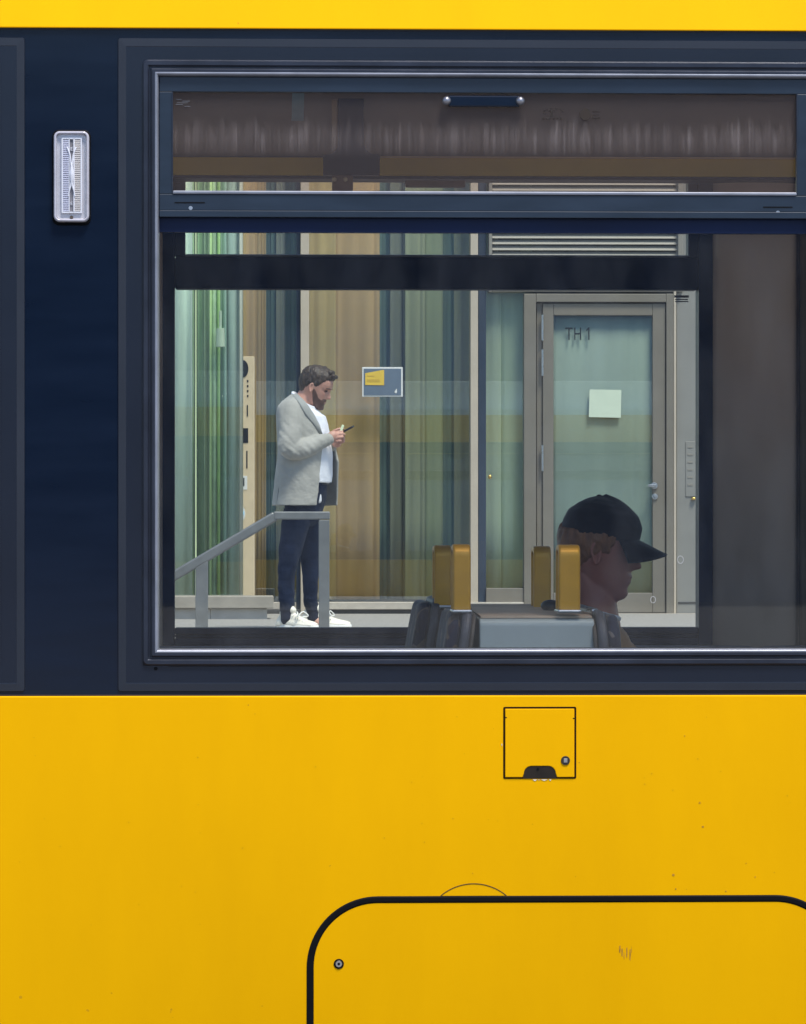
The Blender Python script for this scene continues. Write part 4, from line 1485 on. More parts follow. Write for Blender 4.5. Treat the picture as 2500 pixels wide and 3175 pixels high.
seat(934, 914, -1, 0.96, 1.40, 1263, (920, 957), 1155, 1272, 'dark patterned seat facing left, the far one beside the aisle with the lower gold handle')
seat(1000, 986, -1, 0.42, 0.86, 1281, (960, 998), 1153, 1281, 'dark patterned seat facing left, nearest the window, touching the pale grey cabinet')
seat(1200, 1214, 1, 0.96, 1.40, 1290, (1131, 1168), 1157, 1278, 'patterned seat facing right, mostly hidden behind the pale grey cabinet')
seat(1270, 1276, 1, 0.42, 0.86, 1290, (1184, 1230), 1154, 1281, 'patterned seat facing right in front of the capped passenger')
cab = empty('cabinet', (P(1140, 1300, 0.3).x, 0.75, 0.36))
tag(cab, 'pale grey rounded cabinet standing between the two pairs of seats', 'cabinet')
ca, cb_ = P(1016, 1311, 0.45), P(1260, 1311, 0.45)
xa, xb = ca.x - cab.location.x, cb_.x - cab.location.x
z1 = ca.z - 0.36
z2 = P(1140, 1281, 1.20).z - 0.36
mb = MB()
out = [(-0.30, 0.0), (-0.30, z1 - 0.02)]
for i in range(7):
    a = math.pi - math.pi / 2 * i / 6
    out.append((-0.30 + 0.02 + 0.02 * math.cos(a), z1 - 0.02 + 0.02 * math.sin(a)))
body_r, top_r = [], []
rings = []
sec = [(-0.30, 0.0), (-0.30, z1 - 0.012), (-0.296, z1 - 0.004), (-0.288, z1), (0.44, z2 - 0.004), (0.45, z2 - 0.02), (0.45, 0.0)]
for x in (xa, xb):
    rings.append([(x, y, z) for y, z in sec])
MB().loft(rings).build('cabinet_body', M['cabinet'], cab, bevel=0.006, seg=3, angle=20)
rings = [[(x, y, z) for y, z in ((-0.28, z1 + 0.0015), (0.435, z2 - 0.0025), (0.435, z2 + 0.002), (-0.28, z1 + 0.006))] for x in (xa + 0.004, xb - 0.004)]
MB().loft(rings).build('cabinet_lid', M['cabinet_top'], cab)
kp = P(1166, 1283, 0.80)
MB().ball((kp.x - cab.location.x, kp.y - 0.75, kp.z - 0.36), (0.022, 0.03, 0.014), 16, 10).build('lid_knob', M['black_plastic'], cab, smooth=True)
b0 = P(1222, 1286, 0.62); b1 = P(1262, 1297, 0.56)
MB().bar((b0.x - cab.location.x, b0.y - 0.75, b0.z - 0.36), (b1.x - cab.location.x, b1.y - 0.75, b1.z - 0.36), 0.02, 0.016).build('chrome_bar', M['steel'], cab, bevel=0.005)


#================================================================ PEOPLE
LV = [(0.00, 0.06, 0.29, 0.085), (0.03, -0.02, 0.345, 0.13), (0.09, -0.12, 0.372, 0.175), (0.17, -0.22, 0.372, 0.225), (0.26, -0.31, 0.378, 0.262),
      (0.36, -0.39, 0.375, 0.295), (0.46, -0.435, 0.375, 0.318), (0.52, -0.45, 0.372, 0.328), (0.58, -0.46, 0.392, 0.333), (0.66, -0.458, 0.402, 0.335),
      (0.75, -0.44, 0.385, 0.325), (0.84, -0.385, 0.325, 0.29), (0.92, -0.28, 0.225, 0.215), (0.97, -0.17, 0.12, 0.13), (1.0, -0.06, 0.0, 0.02)]
LVZ = np.array([l[0] for l in LV])


def lv(z, k):
    return float(np.interp(z, LVZ, [l[k] for l in LV]))


NOSE = ([0.315, 0.332, 0.35, 0.375, 0.42, 0.48, 0.54, 0.59], [0.0, 0.045, 0.105, 0.118, 0.090, 0.052, 0.022, 0.0])
LIPS = ([0.14, 0.185, 0.205, 0.225, 0.232, 0.24, 0.262, 0.30], [0.0, 0.018, 0.034, 0.026, 0.008, 0.028, 0.036, 0.012])


def head_point(z, th, kx=1.0):
    xb, xf, w = lv(z, 1), lv(z, 2), lv(z, 3)
    c = (xb + xf) / 2
    ct, st = math.cos(th), math.sin(th)
    e = 0.88
    x = c + (xf - c) * math.copysign(abs(ct) ** e, ct)
    y = w * math.copysign(abs(st) ** e, st)
    if ct > 0:
        nw = 0.062 if z < 0.40 else 0.05
        x += float(np.interp(z, *NOSE)) * math.exp(-(y / nw) ** 2)
        x += float(np.interp(z, *LIPS)) * math.exp(-(y / 0.10) ** 2)
        x += 0.020 * math.exp(-((z - 0.07) / 0.045) ** 2 - (y / 0.09) ** 2)
        x -= 0.050 * math.exp(-((z - 0.515) / 0.035) ** 2 - ((abs(y) - 0.135) / 0.07) ** 2)
        x += 0.016 * math.exp(-((z - 0.585) / 0.03) ** 2 - ((abs(y) - 0.11) / 0.10) ** 2)
        x += 0.014 * math.exp(-((z - 0.40) / 0.06) ** 2 - ((abs(y) - 0.20) / 0.07) ** 2)
    if kx < 1 and x < 0:
        x *= 0.84
    return Vector((x * kx, y, z))


def head_grid(mb, T, H, kx=1.0, nz_=60, na=72, off=None):
    """closed head; off(z, theta) pushes the surface outwards (hair, cap) in head heights"""
    rings = []
    for i in range(nz_ + 1):
        t = i / nz_
        z = 0.5 - 0.5 * math.cos(math.pi * t) if False else t
        r = []
        for j in range(na):
            th = 2 * math.pi * j / na
            th = th - 0.25 * math.sin(2 * th) * 0.0
            p = head_point(z, th, kx)
            if off:
                d = off(z, th)
                c = Vector((((lv(z, 1) + lv(z, 2)) / 2) * kx, 0, min(z, 0.62)))
                n = (p - c)
                n.normalize()
                p = p + n * d
            r.append(T @ (p * H))
        rings.append(r)
    mb.loft(rings)
    return mb


def ss(a, b, x):
    t = max(0.0, min(1.0, (x - a) / (b - a)))
    return t * t * (3 - 2 * t)


def wrap(th):
    th = th % (2 * math.pi)
    return th if th <= math.pi else 2 * math.pi - th     # 0 front .. pi back


def ear(mb, T, H, sgn, kx=1.0):
    w = lv(0.46, 3)
    c = Vector((-0.01 * kx, sgn * (w + 0.000), 0.455))
    n = 18
    pts = []
    for i in range(n):
        a = 2 * math.pi * i / n
        pts.append(T @ ((c + Vector((0.052 * math.cos(a) * (1.0 if math.sin(a) > 0 else 0.7) - 0.02 * math.sin(a) * 0.6, sgn * 0.02 * (1 + 0.5 * -math.cos(a)), 0.108 * math.sin(a)))) * H))
    rr = 0.015 * H
    for i in range(n):
        mb.tube([pts[i], pts[(i + 1) % n]], [rr, rr], 8)
    mb.tube([T @ ((c + Vector((0, -sgn * 0.02, 0.06))) * H), T @ ((c + Vector((0.0, -sgn * 0.02, -0.06))) * H)], [0.055 * H, 0.045 * H], 10, flat=0.5)
    return mb


def finger(mb, base, dirs, lens, r0, r1):
    pts = [Vector(base)]
    for d, l in zip(dirs, lens):
        pts.append(pts[-1] + Vector(d).normalized() * l)
    n = len(pts)
    mb.tube(pts, [r0 + (r1 - r0) * i / (n - 1) for i in range(n)], 10)
    return mb


def wr(amp, fr, st=(1, 1, 1)):
    def f(co):
        p = Vector((co.x * fr * st[0], co.y * fr * st[1], co.z * fr * st[2]))
        return amp * (mnoise.noise(p) + 0.5 * mnoise.noise(p * 2.1))
    return f


# ---------------- the standing man
YM = 17.2
SM = (P(701, 1000, YM) - P(700, 1000, YM)).x       # metres per measured pixel at the man


def MP(xc, yc, y=0.0):
    """crop measurement of the man (crop px) -> metres, y metres behind his mid plane (negative: towards the camera)"""
    p = P((780 + 0.28103 * xc) / KD, (1080 + 0.28103 * yc) / KD, YM)
    return Vector((p.x, p.y + y, p.z))


def ML(xc, yc, y=0.0):
    """second crop (legs)"""
    p = P((780 + 0.2342 * xc) / KD, (1540 + 0.2342 * yc) / KD, YM)
    return Vector((p.x, p.y + y, p.z))


px = SM * 0.28103 / KD       # metres per crop pixel
ALF = math.radians(20)
mf = Vector((math.cos(ALF), -math.sin(ALF), 0))
ms = Vector((math.sin(ALF), math.cos(ALF), 0))     # his left: away from the camera

HM = 0.242
chin = MP(752, 672)
tilt = math.radians(24)
RT = Matrix.Rotation(math.radians(-14), 4, 'Z') @ Matrix.Rotation(tilt, 4, 'Y')
# put the chin point of the head (x 0.31, z 0.01) at the measured chin
cl = RT @ (Vector((0.335, 0, 0.02)) * HM)
TM = Matrix.Translation(chin - cl) @ RT

body = MB()
head_grid(body, TM, HM)
for s_ in (1, -1):
    ear(body, TM, HM, s_)
nb = TM @ (Vector((-0.10, 0, 0.18)) * HM)
neck0 = MP(552, 650)
body.tube([nb, (nb + neck0) / 2 + Vector((-0.006, 0, 0)), neck0], [0.060, 0.057, 0.057], 20)
# slim core inside the clothes so that head, trunk, arms and legs are one body
body.tube([neck0, MP(560, 760), MP(585, 1050), MP(585, 1400), MP(590, 1600)], [0.057, 0.085, 0.10, 0.095, 0.07], 20)
sh_n, el_n, wr_n = MP(430, 705, -0.17), MP(435, 1130, -0.25), MP(852, 1005, -0.15)
sh_f, el_f, wr_f = MP(560, 705, 0.20), MP(620, 1120, 0.22), MP(900, 1050, 0.02)
for a, b_, c in ((sh_n, el_n, wr_n), (sh_f, el_f, wr_f)):
    body.tube([neck0 + Vector((0, (a.y - neck0.y) * 0.4, -0.06)), a, a.lerp(b_, 0.5), b_], [0.06, 0.05, 0.044, 0.040], 14)
    body.tube([b_, b_.lerp(c, 0.5), c], [0.040, 0.036, 0.027], 14)
hip_n, hip_f = MP(590, 1660, -0.05), MP(630, 1660, 0.06)
kn_n, an_n = ML(478, 960, -0.09), ML(488, 1600, -0.10)
kn_f, an_f = ML(788, 960, 0.07), ML(832, 1620, 0.08)
for h, k, a in ((hip_n, kn_n, an_n), (hip_f, kn_f, an_f)):
    body.tube([h, h.lerp(k, 0.5), k, k.lerp(a, 0.5), a], [0.060, 0.052, 0.034, 0.028, 0.026], 14)
    body.tube([a, a + Vector((0.03, -0.03, -0.03))], [0.034, 0.03], 12)
# near (right) hand, closed round the phone
pc = MP(935, 985, -0.13)
body.tube([wr_n, MP(890, 975, -0.145), pc], [0.027, 0.033, 0.034], 14, flat=0.75)
for i, (bx, by, ex, ey, yy) in enumerate(((940, 930, 1000, 925, -0.125), (948, 962, 1006, 950, -0.142), (945, 1000, 1002, 985, -0.152), (932, 1036, 985, 1028, -0.150))):
    b0 = MP(bx, by, yy)
    tip = MP(ex, ey, yy - 0.004)
    d = (tip - b0)
    finger(body, b0, [d + Vector((0, -0.012, 0.004)), d + Vector((0, 0.016, 0)), (-0.2, 1, 0.1)], [d.length * 0.55, d.length * 0.5, 0.018], 0.0098 - 0.0005 * i, 0.0078)
finger(body, MP(900, 925, -0.10), [(0.9, -0.1, 0.45), (1.0, 0.1, 0.1)], [0.034, 0.030], 0.0115, 0.0085)
# far hand under the phone
pf = MP(945, 1040, -0.03)
body.tube([wr_f, pf], [0.026, 0.032], 14, flat=0.75)
for i in range(4):
    finger(body, MP(955, 1000 + i * 17, -0.055), [(1, -0.4, 0.35), (0.5, -1, 0.1), (-0.3, -1, 0)], [0.028, 0.02, 0.014], 0.0092, 0.0075)
finger(body, MP(940, 990, -0.03), [(0.8, -0.5, 0.6), (1, 0.1, 0.2)], [0.03, 0.026], 0.0105, 0.0085)
man = voxel('person', body, 0.004, M['skin'], None, 2)
tag(man, 'bearded man in light grey jacket and navy trousers looking down at his phone', 'person')


def sub(mbx, name, size, m, sm=4, disp=None):
    return voxel(name, mbx, size, m, man, sm, disp)


# hair and beard follow the head surface
def hair_off(z, th):
    a = wrap(th)
    line = np.interp(a, [0, 0.75, 1.05, 1.3, 1.55, 1.9, 2.4, math.pi], [0.80, 0.78, 0.66, 0.50, 0.56, 0.36, 0.24, 0.20])
    k = ss(line - 0.02, line + 0.035, z)
    top = ss(0.72, 0.92, z)
    front = ss(1.3, 0.3, a)
    th_ = 0.014 + 0.040 * top + 0.030 * front * ss(0.76, 0.86, z)
    return -0.03 + k * (0.03 + th_)


hm = MB(); head_grid(hm, TM, HM, off=hair_off)
hm.tube([TM @ (Vector((0.25, y_, 0.99)) * HM) for y_ in (-0.16, 0.0, 0.16)], [0.055 * HM, 0.062 * HM, 0.055 * HM], 12)
hm.tube([TM @ (Vector((0.36, y_, 0.93)) * HM) for y_ in (-0.17, 0.0, 0.17)], [0.045 * HM, 0.05 * HM, 0.045 * HM], 12)
sub(hm, 'hair', 0.004, M['hair_man'], 3, wr(0.004, 70, (1, 1, 0.5)))


def beard_off(z, th):
    a = wrap(th)
    up_ = np.interp(a, [0, 0.35, 0.7, 1.0, 1.25, 1.45], [0.155, 0.30, 0.27, 0.30, 0.44, 0.50])
    k = ss(up_ + 0.02, up_ - 0.03, z) * ss(1.55, 1.40, a)
    mo = ss(0.235, 0.25, z) * ss(0.335, 0.31, z) * ss(0.62, 0.45, a)
    k = max(k, mo * 0.8)
    th_ = 0.018 + 0.045 * ss(0.16, 0.0, z) * ss(1.0, 0.4, a)
    return -0.03 + k * (0.03 + th_)


bm_ = MB(); head_grid(bm_, TM, HM, off=beard_off)
sub(bm_, 'beard', 0.0035, M['beard'], 2, wr(0.002, 120))
for s_ in (-1, 1):
    e0 = TM @ (Vector((0.395, s_ * 0.06, 0.590)) * HM); e1 = TM @ (Vector((0.385, s_ * 0.14, 0.605)) * HM); e2 = TM @ (Vector((0.33, s_ * 0.21, 0.585)) * HM)
    MB().tube([e0, e1, e2], [0.004, 0.005, 0.003], 8).build('eyebrow', M['beard'], man, smooth=True)
    e0 = TM @ (Vector((0.352, s_ * 0.095, 0.515)) * HM); e1 = TM @ (Vector((0.352, s_ * 0.135, 0.520)) * HM); e2 = TM @ (Vector((0.325, s_ * 0.185, 0.512)) * HM)
    MB().tube([e0, e1, e2], [0.002, 0.0042, 0.002], 8).build('eye', M['eye'], man, smooth=True)

# shirt
JL = [(505, 548, 0.062, 0.080, 505), (540, 545, 0.078, 0.120, 535), (590, 540, 0.105, 0.185, 580), (650, 540, 0.128, 0.215, 622), (740, 548, 0.143, 0.228, 682),
      (850, 562, 0.152, 0.230, 738), (960, 577, 0.157, 0.226, 772), (1100, 592, 0.163, 0.224, 783), (1250, 592, 0.168, 0.224, 772), (1400, 582, 0.172, 0.226, 752),
      (1550, 572, 0.175, 0.230, 738), (1735, 560, 0.178, 0.235, 722)]
shirt = MB()
rings = []


def neck_ring(xc, yc, A, B, tilt_px):
    c = MP(xc, yc)
    return [c + mf * (A * math.cos(t)) + ms * (B * math.sin(t)) - Vector((0, 0, tilt_px * px * math.cos(t))) for t in np.linspace(0, 2 * math.pi, 49)[:-1]]


rings.append(neck_ring(580, 575, 0.064, 0.067, 84))
rings.append(neck_ring(582, 598, 0.076, 0.082, 84))
rings.append(neck_ring(572, 634, 0.100, 0.135, 76))
rings.append(neck_ring(558, 688, 0.126, 0.180, 52))
for yc, xc, A, B, _ in JL[4:-2]:
    c = MP(xc + 8, yc)
    A_, B_ = A - 0.006, B - 0.02
    rings.append([c + mf * (A_ * math.cos(t)) + ms * (B_ * math.sin(t)) for t in np.linspace(0, 2 * math.pi, 49)[:-1]])
c = MP(580, 1486)
rings.append([c + mf * (0.166 * math.cos(t)) + ms * (0.2 * math.sin(t)) for t in np.linspace(0, 2 * math.pi, 49)[:-1]])
shirt.loft(rings[::-1] if False else rings)
# collar round the neck
for k, (dz, rr) in enumerate(((0.0, 0.083), (0.028, 0.078))):
    pass
cc = MP(578, 572)
ct_ = [cc + mf * (0.067 * math.cos(t)) + ms * (0.072 * math.sin(t)) - Vector((0, 0, 84 * px * math.cos(t))) for t in np.linspace(0.16, 2 * math.pi - 0.16, 30)]
shirt.tube(ct_, [0.0105] * 30, 8)
tail = [MP(735, 1560), MP(742, 1690)]
sub(shirt, 'shirt', 0.006, M['shirt'], 4, wr(0.004, 14, (1, 1, 0.6)))
MB().tube([MP(733, 1560, -0.10), MP(742, 1630, -0.10), MP(742, 1680, -0.10)], [0.006, 0.014, 0.016], 10, flat=0.4).build('shirt_tail', M['shirt'], man, smooth=True)


# jacket: open shell plus sleeves
def edge_t(xc, A, B, target):
    best, bt = 1e9, -0.3
    for t in np.linspace(-2.4, -0.05, 240):
        X = A * math.cos(t) * math.cos(ALF) + B * math.sin(t) * math.sin(ALF)
        d = abs(X - (target - xc) * px)
        if d < best:
            best, bt = d, t
    return bt


jk = MB()
outer, inner = [], []
NJ = 60
near_edge = []
for yc, xc, A, B, xe in JL:
    c = MP(xc, yc)
    tn = edge_t(xc, A, B, xe)
    tf = 2 * math.pi - (0.55 if yc > 900 else np.interp(yc, [500, 900], [1.9, 0.65]))
    tf = np.interp(yc, [500, 700, 950, 1200, 1735], [1.9, 1.0, 0.55, 0.42, 0.5])
    ts = np.linspace(tn, -(2 * math.pi - tf), NJ)
    ro, ri = [], []
    for t in ts:
        fl = 1.0
        ang = (t + 2 * math.pi) % (2 * math.pi)
        if 0 < ang < 1.2 and yc > 900:
            fl = 1.0 + 0.20 * ss(1.2, 0.4, ang) * ss(900, 1250, yc)
        p = c + mf * (A * fl * math.cos(t)) + ms * (B * fl * math.sin(t))
        ro.append(p)
        ri.append(c + mf * ((A * fl - 0.014) * math.cos(t)) + ms * ((B * fl - 0.014) * math.sin(t)))
    near_edge.append((c, A, B, tn, yc))
    outer.append(ro); inner.append(ri)
rings = [ro + ri[::-1] for ro, ri in zip(outer, inner)]
jk.loft(rings)
# shoulder caps and sleeves
for sgn, (a, b_, c) in ((-1, (sh_n, el_n, wr_n)), (1, (sh_f, el_f, wr_f))):
    a2 = a + Vector((0, 0.02 * -sgn, 0.0))
    cuff = c + (b_ - c).normalized() * 0.008
    jk.tube([a + Vector((0.02, -sgn * 0.06, 0.035)), a2, a.lerp(b_, 0.45) + Vector((-0.004, 0, 0)), b_ + Vector((-0.012, 0, 0.01)), b_.lerp(c, 0.35) + Vector((0, 0, -0.012)), b_.lerp(c, 0.75), cuff],
            [0.060, 0.076, 0.070, 0.064, 0.058, 0.047, 0.040], 22)


def jk_disp(co):
    q = co - MP(560, 1000)
    base = wr(0.0045, 9, (1, 1, 0.8))(co)
    # creases running across the bent sleeve
    de = (co - el_n)
    s_ = math.exp(-(de.length / 0.16) ** 2)
    base += 0.006 * s_ * mnoise.noise(Vector(((co.x * 0.8 + co.z * 0.75) * 38, (co.x * 0.75 - co.z * 0.8) * 9, co.y * 9)))
    w2 = math.exp(-((co - wr_n).length / 0.10) ** 2)
    base += 0.006 * w2 * mnoise.noise(Vector((co.x * 55, co.y * 9, co.z * 12)))
    return base


jacket = sub(jk, 'jacket', 0.0055, M['jacket'], 4, jk_disp)
# lapel lying on the near front
lp_ = MB()
ro, ri = [], []
for c, A, B, tn, yc in near_edge:
    if yc > 1000:
        break
    wv = float(np.interp(yc, [500, 560, 700, 760, 960], [0.035, 0.05, 0.062, 0.066, 0.012]))
    row = []
    for k in range(6):
        t = tn - (wv / B) * k / 5 * 1.3 - 0.0
        up_ = 0.006 + 0.006 * math.sin(math.pi * min(1, k / 5 + 0.1))
        row.append(c + mf * ((A + up_) * math.cos(t)) + ms * ((B + up_) * math.sin(t)))
    low_ = [q - (q - c).normalized() * 0.012 for q in row]
    ro.append(row + low_[::-1])
lp_.loft(ro)
lpo = lp_.build('lapel', M['lapel'], jacket, smooth=True)
MB().tube([MP(322, 1440, -0.150), MP(306, 1560, -0.150), MP(292, 1715, -0.150)], [0.004, 0.007, 0.010], 8, flat=0.5).build('vent', M['text_dark'], jacket, smooth=True)
# trousers
tr = MB()
tr.tube([MP(570, 1420), MP(585, 1600), MP(590, 1760)], [0.145, 0.140, 0.118], 24, flat=1.1)
for h, k, a, rad in ((ML(600, 230, -0.06), kn_n, an_n, [0.088, 0.078, 0.056, 0.049, 0.047]), (ML(730, 230, 0.07), kn_f, an_f, [0.088, 0.074, 0.053, 0.046, 0.044])):
    tr.tube([h, h.lerp(k, 0.5), k + Vector((-0.005, 0, 0)), k.lerp(a, 0.55) + Vector((-0.012, 0, 0)), a + Vector((0, 0, -0.012))], rad, 22)


def tr_disp(co):
    z = co.z - ZP
    f = wr(0.006, 11, (1, 1, 0.9))(co)
    f += 0.007 * ss(0.34, 0.08, z) * mnoise.noise(Vector((co.x * 9, co.y * 9, co.z * 32)))
    return f


sub(tr, 'trousers', 0.0065, M['trousers'], 4, tr_disp)
MB().tube([MP(700, 1500, -0.115), MP(800, 1492, -0.085), MP(868, 1490, -0.02)], [0.011] * 3, 10, flat=0.6).build('belt', M['text_dark'], man, smooth=True)


# shoes
def shoe(ank, yaw, L):
    R = Matrix.Rotation(yaw, 4, 'Z')
    o = Vector((ank.x, ank.y, ZP))

    def q(x, y, z):
        return o + R @ Vector((x, y, z))
    s_ = MB()
    secs = [(-0.075, 0.030, 0.055), (-0.055, 0.037, 0.085), (-0.01, 0.037, 0.098), (0.035, 0.040, 0.092), (0.085, 0.045, 0.066), (0.14, 0.046, 0.047), (0.18, 0.038, 0.038), (0.205, 0.020, 0.028)]
    rings = []
    for x, w, h in secs:
        x *= L
        rings.append([q(x, w * math.cos(t) * (1.0 if math.sin(t) < 0.3 else 0.8), 0.022 + (h - 0.01) * max(0, math.sin(t)) + (0.004 * math.sin(t) if math.sin(t) < 0 else 0)) for t in np.linspace(0, 2 * math.pi, 25)[:-1]])
    s_.loft(rings)
    s_.tube([q(-0.03 * L, 0, 0.10), q(0.0, 0, 0.125), q(0.03 * L, 0, 0.115)], [0.03, 0.032, 0.024], 14)
    up_ = voxel('shoe', s_, 0.0045, M['shoe'], man, 3)
    so_ = MB()
    rings = []
    for z, e in ((0.0, 0.002), (0.006, 0.006), (0.024, 0.005), (0.027, 0.0)):
        r = []
        for t in np.linspace(0, 2 * math.pi, 33)[:-1]:
            cx = 0.065 * L; a = 0.142 * L + e
            wv = 0.044 if math.cos(t) > 0 else 0.036
            r.append(q(cx + a * math.copysign(abs(math.cos(t)) ** 0.8, math.cos(t)), (wv + e) * math.copysign(abs(math.sin(t)) ** 0.85, math.sin(t)), z))
        rings.append(r)
    so_.loft(rings)
    so_.build('sole', M['sole'], up_, smooth=True)
    lc = MB()
    for sgn in (-1, 1):
        lc.tube([q(0.075 * L, 0, 0.088), q(0.085 * L, sgn * 0.03, 0.108), q(0.105 * L, sgn * 0.048, 0.082), q(0.085 * L, sgn * 0.02, 0.076)], [0.0035] * 4, 8)
    for k in range(4):
        lc.tube([q((0.05 + 0.025 * k) * L, -0.03, 0.082 - 0.011 * k), q((0.05 + 0.025 * k) * L, 0, 0.094 - 0.011 * k), q((0.05 + 0.025 * k) * L, 0.03, 0.082 - 0.011 * k)], [0.003] * 3, 6)
    lc.build('lace', M['sole'], up_, smooth=True)


shoe(an_n, math.radians(-42), 1.12)
shoe(an_f, math.radians(-14), 1.12)

ph = empty('smartphone', MP(1040, 905, -0.10))
tag(ph, 'dark smartphone with a pale edge held in the standing man\'s hands', 'phone')
ph.rotation_euler = (math.radians(8), math.radians(-27), math.radians(-14))
MB().box(-0.078, 0.050, -0.036, 0.036, -0.007, 0.0045).build('phone_body', M['phone'], ph, bevel=0.0035, seg=3)
MB().box(-0.074, 0.036, -0.033, 0.033, 0.0047, 0.0053).build('screen', mat('dark_screen_glass', (0.02, 0.02, 0.025), 0.08, 0, 0), ph)
MB().bar((-0.030, -0.040, 0.004), (0.004, -0.030, 0.036), 0.007, 0.016).build('card_flap', mat('pale_green_cover', (0.75, 0.85, 0.55), 0.5, 0, 0), ph, bevel=0.003)

# ---------------- the seated passenger
YG = 1.18
SG = (P(1301, 1200, YG) - P(1300, 1200, YG)).x


def GP(xc, yc, y=0.0):
    p = P((1620 + 0.35129 * xc) / KD, (1480 + 0.35129 * yc) / KD, YG)
    return Vector((p.x, p.y + y, p.z))


HG, KXG = 0.236, 0.95
RG = Matrix.Rotation(math.radians(-3), 4, 'Z') @ Matrix.Rotation(math.radians(7), 4, 'Y')
cl = RG @ (Vector((0.36 * KXG, 0, 0.03)) * HG)
TG = Matrix.Translation(GP(905, 1074) - cl) @ RG
gb = MB()
head_grid(gb, TG, HG, KXG, 84, 96)
for s_ in (1, -1):
    ear(gb, TG, HG, s_, KXG)
n0 = TG @ (Vector((-0.10, 0, 0.22)) * HG)
n1 = GP(628, 1290)
gb.tube([n0, (n0 + n1) / 2 + Vector((0.012, 0, 0)), n1], [0.054, 0.052, 0.066], 22)
zs = 0.36 + 0.47
hipc = Vector((n1.x + 0.07, n1.y, zs + 0.10))
gb.tube([n1, n1.lerp(hipc, 0.35), hipc], [0.06, 0.085, 0.095], 20)
for s_ in (-1, 1):
    sh = n1 + Vector((0.01, s_ * 0.17, -0.055)); el = sh + Vector((0.09, s_ * 0.03, -0.27)); wri = el + Vector((0.22, -s_ * 0.06, 0.0))
    gb.tube([n1 + Vector((0, s_ * 0.05, -0.03)), sh, el], [0.05, 0.05, 0.04], 14)
    gb.tube([el, wri], [0.038, 0.027], 14)
    palm = wri + Vector((0.06, -s_ * 0.01, 0.0))
    gb.tube([wri, palm], [0.026, 0.034], 12, flat=0.6)
    for i in range(4):
        finger(gb, palm + Vector((0.02, (i - 1.5) * 0.017, 0)), [(1, 0, -0.1), (0.8, 0, -0.7), (0.2, 0, -1)], [0.032, 0.024, 0.018], 0.0088, 0.007)
    finger(gb, wri + Vector((0.03, -s_ * 0.03, 0.0)), [(0.7, -s_ * 0.7, 0), (1, -s_ * 0.1, -0.2)], [0.03, 0.026], 0.010, 0.008)
    kn = Vector((hipc.x + 0.46, n1.y + s_ * 0.12, zs + 0.08)); an = Vector((kn.x - 0.02, kn.y, 0.36 + 0.09))
    gb.tube([hipc + Vector((0, s_ * 0.09, -0.02)), kn], [0.075, 0.055], 14)
    gb.tube([kn, an, an + Vector((0.12, 0, -0.045))], [0.05, 0.036, 0.03], 14)
guest = voxel('person', gb, 0.003, M['skin_seated'], None, 2)
tag(guest, 'seated passenger in a black cap and tan jacket seen in profile through the tram window', 'person')


def cap_off(z, th):
    a = wrap(th)
    line = np.interp(a, [0, 0.5, 1.0, 1.6, 2.4, math.pi], [0.60, 0.585, 0.605, 0.635, 0.605, 0.585])
    k = ss(line - 0.012, line + 0.012, z)
    return -0.04 + k * (0.04 + 0.022 + 0.014 * ss(0.62, 0.85, z) + 0.03 * ss(1.2, 0.2, a) * ss(0.6, 0.8, z))


cp = MB(); head_grid(cp, TG, HG, KXG, 84, 72, off=cap_off)
cpo = voxel('cap', cp, 0.003, M['cap'], guest, 3, wr(0.0012, 30))
# brim: curved plate with thickness
brm = MB()
rows_t, rows_b = [], []
nu, nv = 22, 9
for j in range(nv + 1):
    v = j / nv
    rt_, rb_ = [], []
    for i in range(nu + 1):
        a = -1.05 + 2.1 * i / nu
        base = head_point(0.615, a, KXG) + Vector((0.028 * math.cos(a), 0.028 * math.sin(a), 0))
        reach = 0.300 * (math.cos(a * 1.22) ** 0.75 if math.cos(a * 1.22) > 0 else 0)
        p = Vector((base.x + reach * v, base.y * (1 + 0.03 * v), 0.640 - 0.11 * v * reach / 0.300 - 0.10 * v ** 1.5 * (math.sin(a) ** 2) - 0.15 * (math.sin(a) ** 2) * (0.2 + 0.8 * v)))
        rt_.append(TG @ (p * HG)); rb_.append(TG @ ((p - Vector((0.004, 0, 0.016))) * HG))
    rows_t.append(rt_); rows_b.append(rb_)
rings = [t_ + b_[::-1] for t_, b_ in zip(rows_t, rows_b)]
brm.loft(rings)
brm.build('brim', M['cap'], cpo, smooth=True)
MB().ball(TG @ (Vector((-0.045 * KXG, 0, 1.034)) * HG), (0.007, 0.007, 0.004), 12, 8).build('cap_button', M['cap'], cpo, smooth=True)


def gh_off(z, th):
    a = wrap(th)
    line = np.interp(a, [0, 1.0, 1.2, 1.5, 1.9, 2.4, math.pi], [0.9, 0.72, 0.46, 0.44, 0.34, 0.26, 0.22])
    k = ss(line - 0.02, line + 0.03, z) * ss(0.70, 0.66, z)
    return -0.03 + k * (0.03 + 0.022 + 0.03 * ss(1.9, 2.8, a))


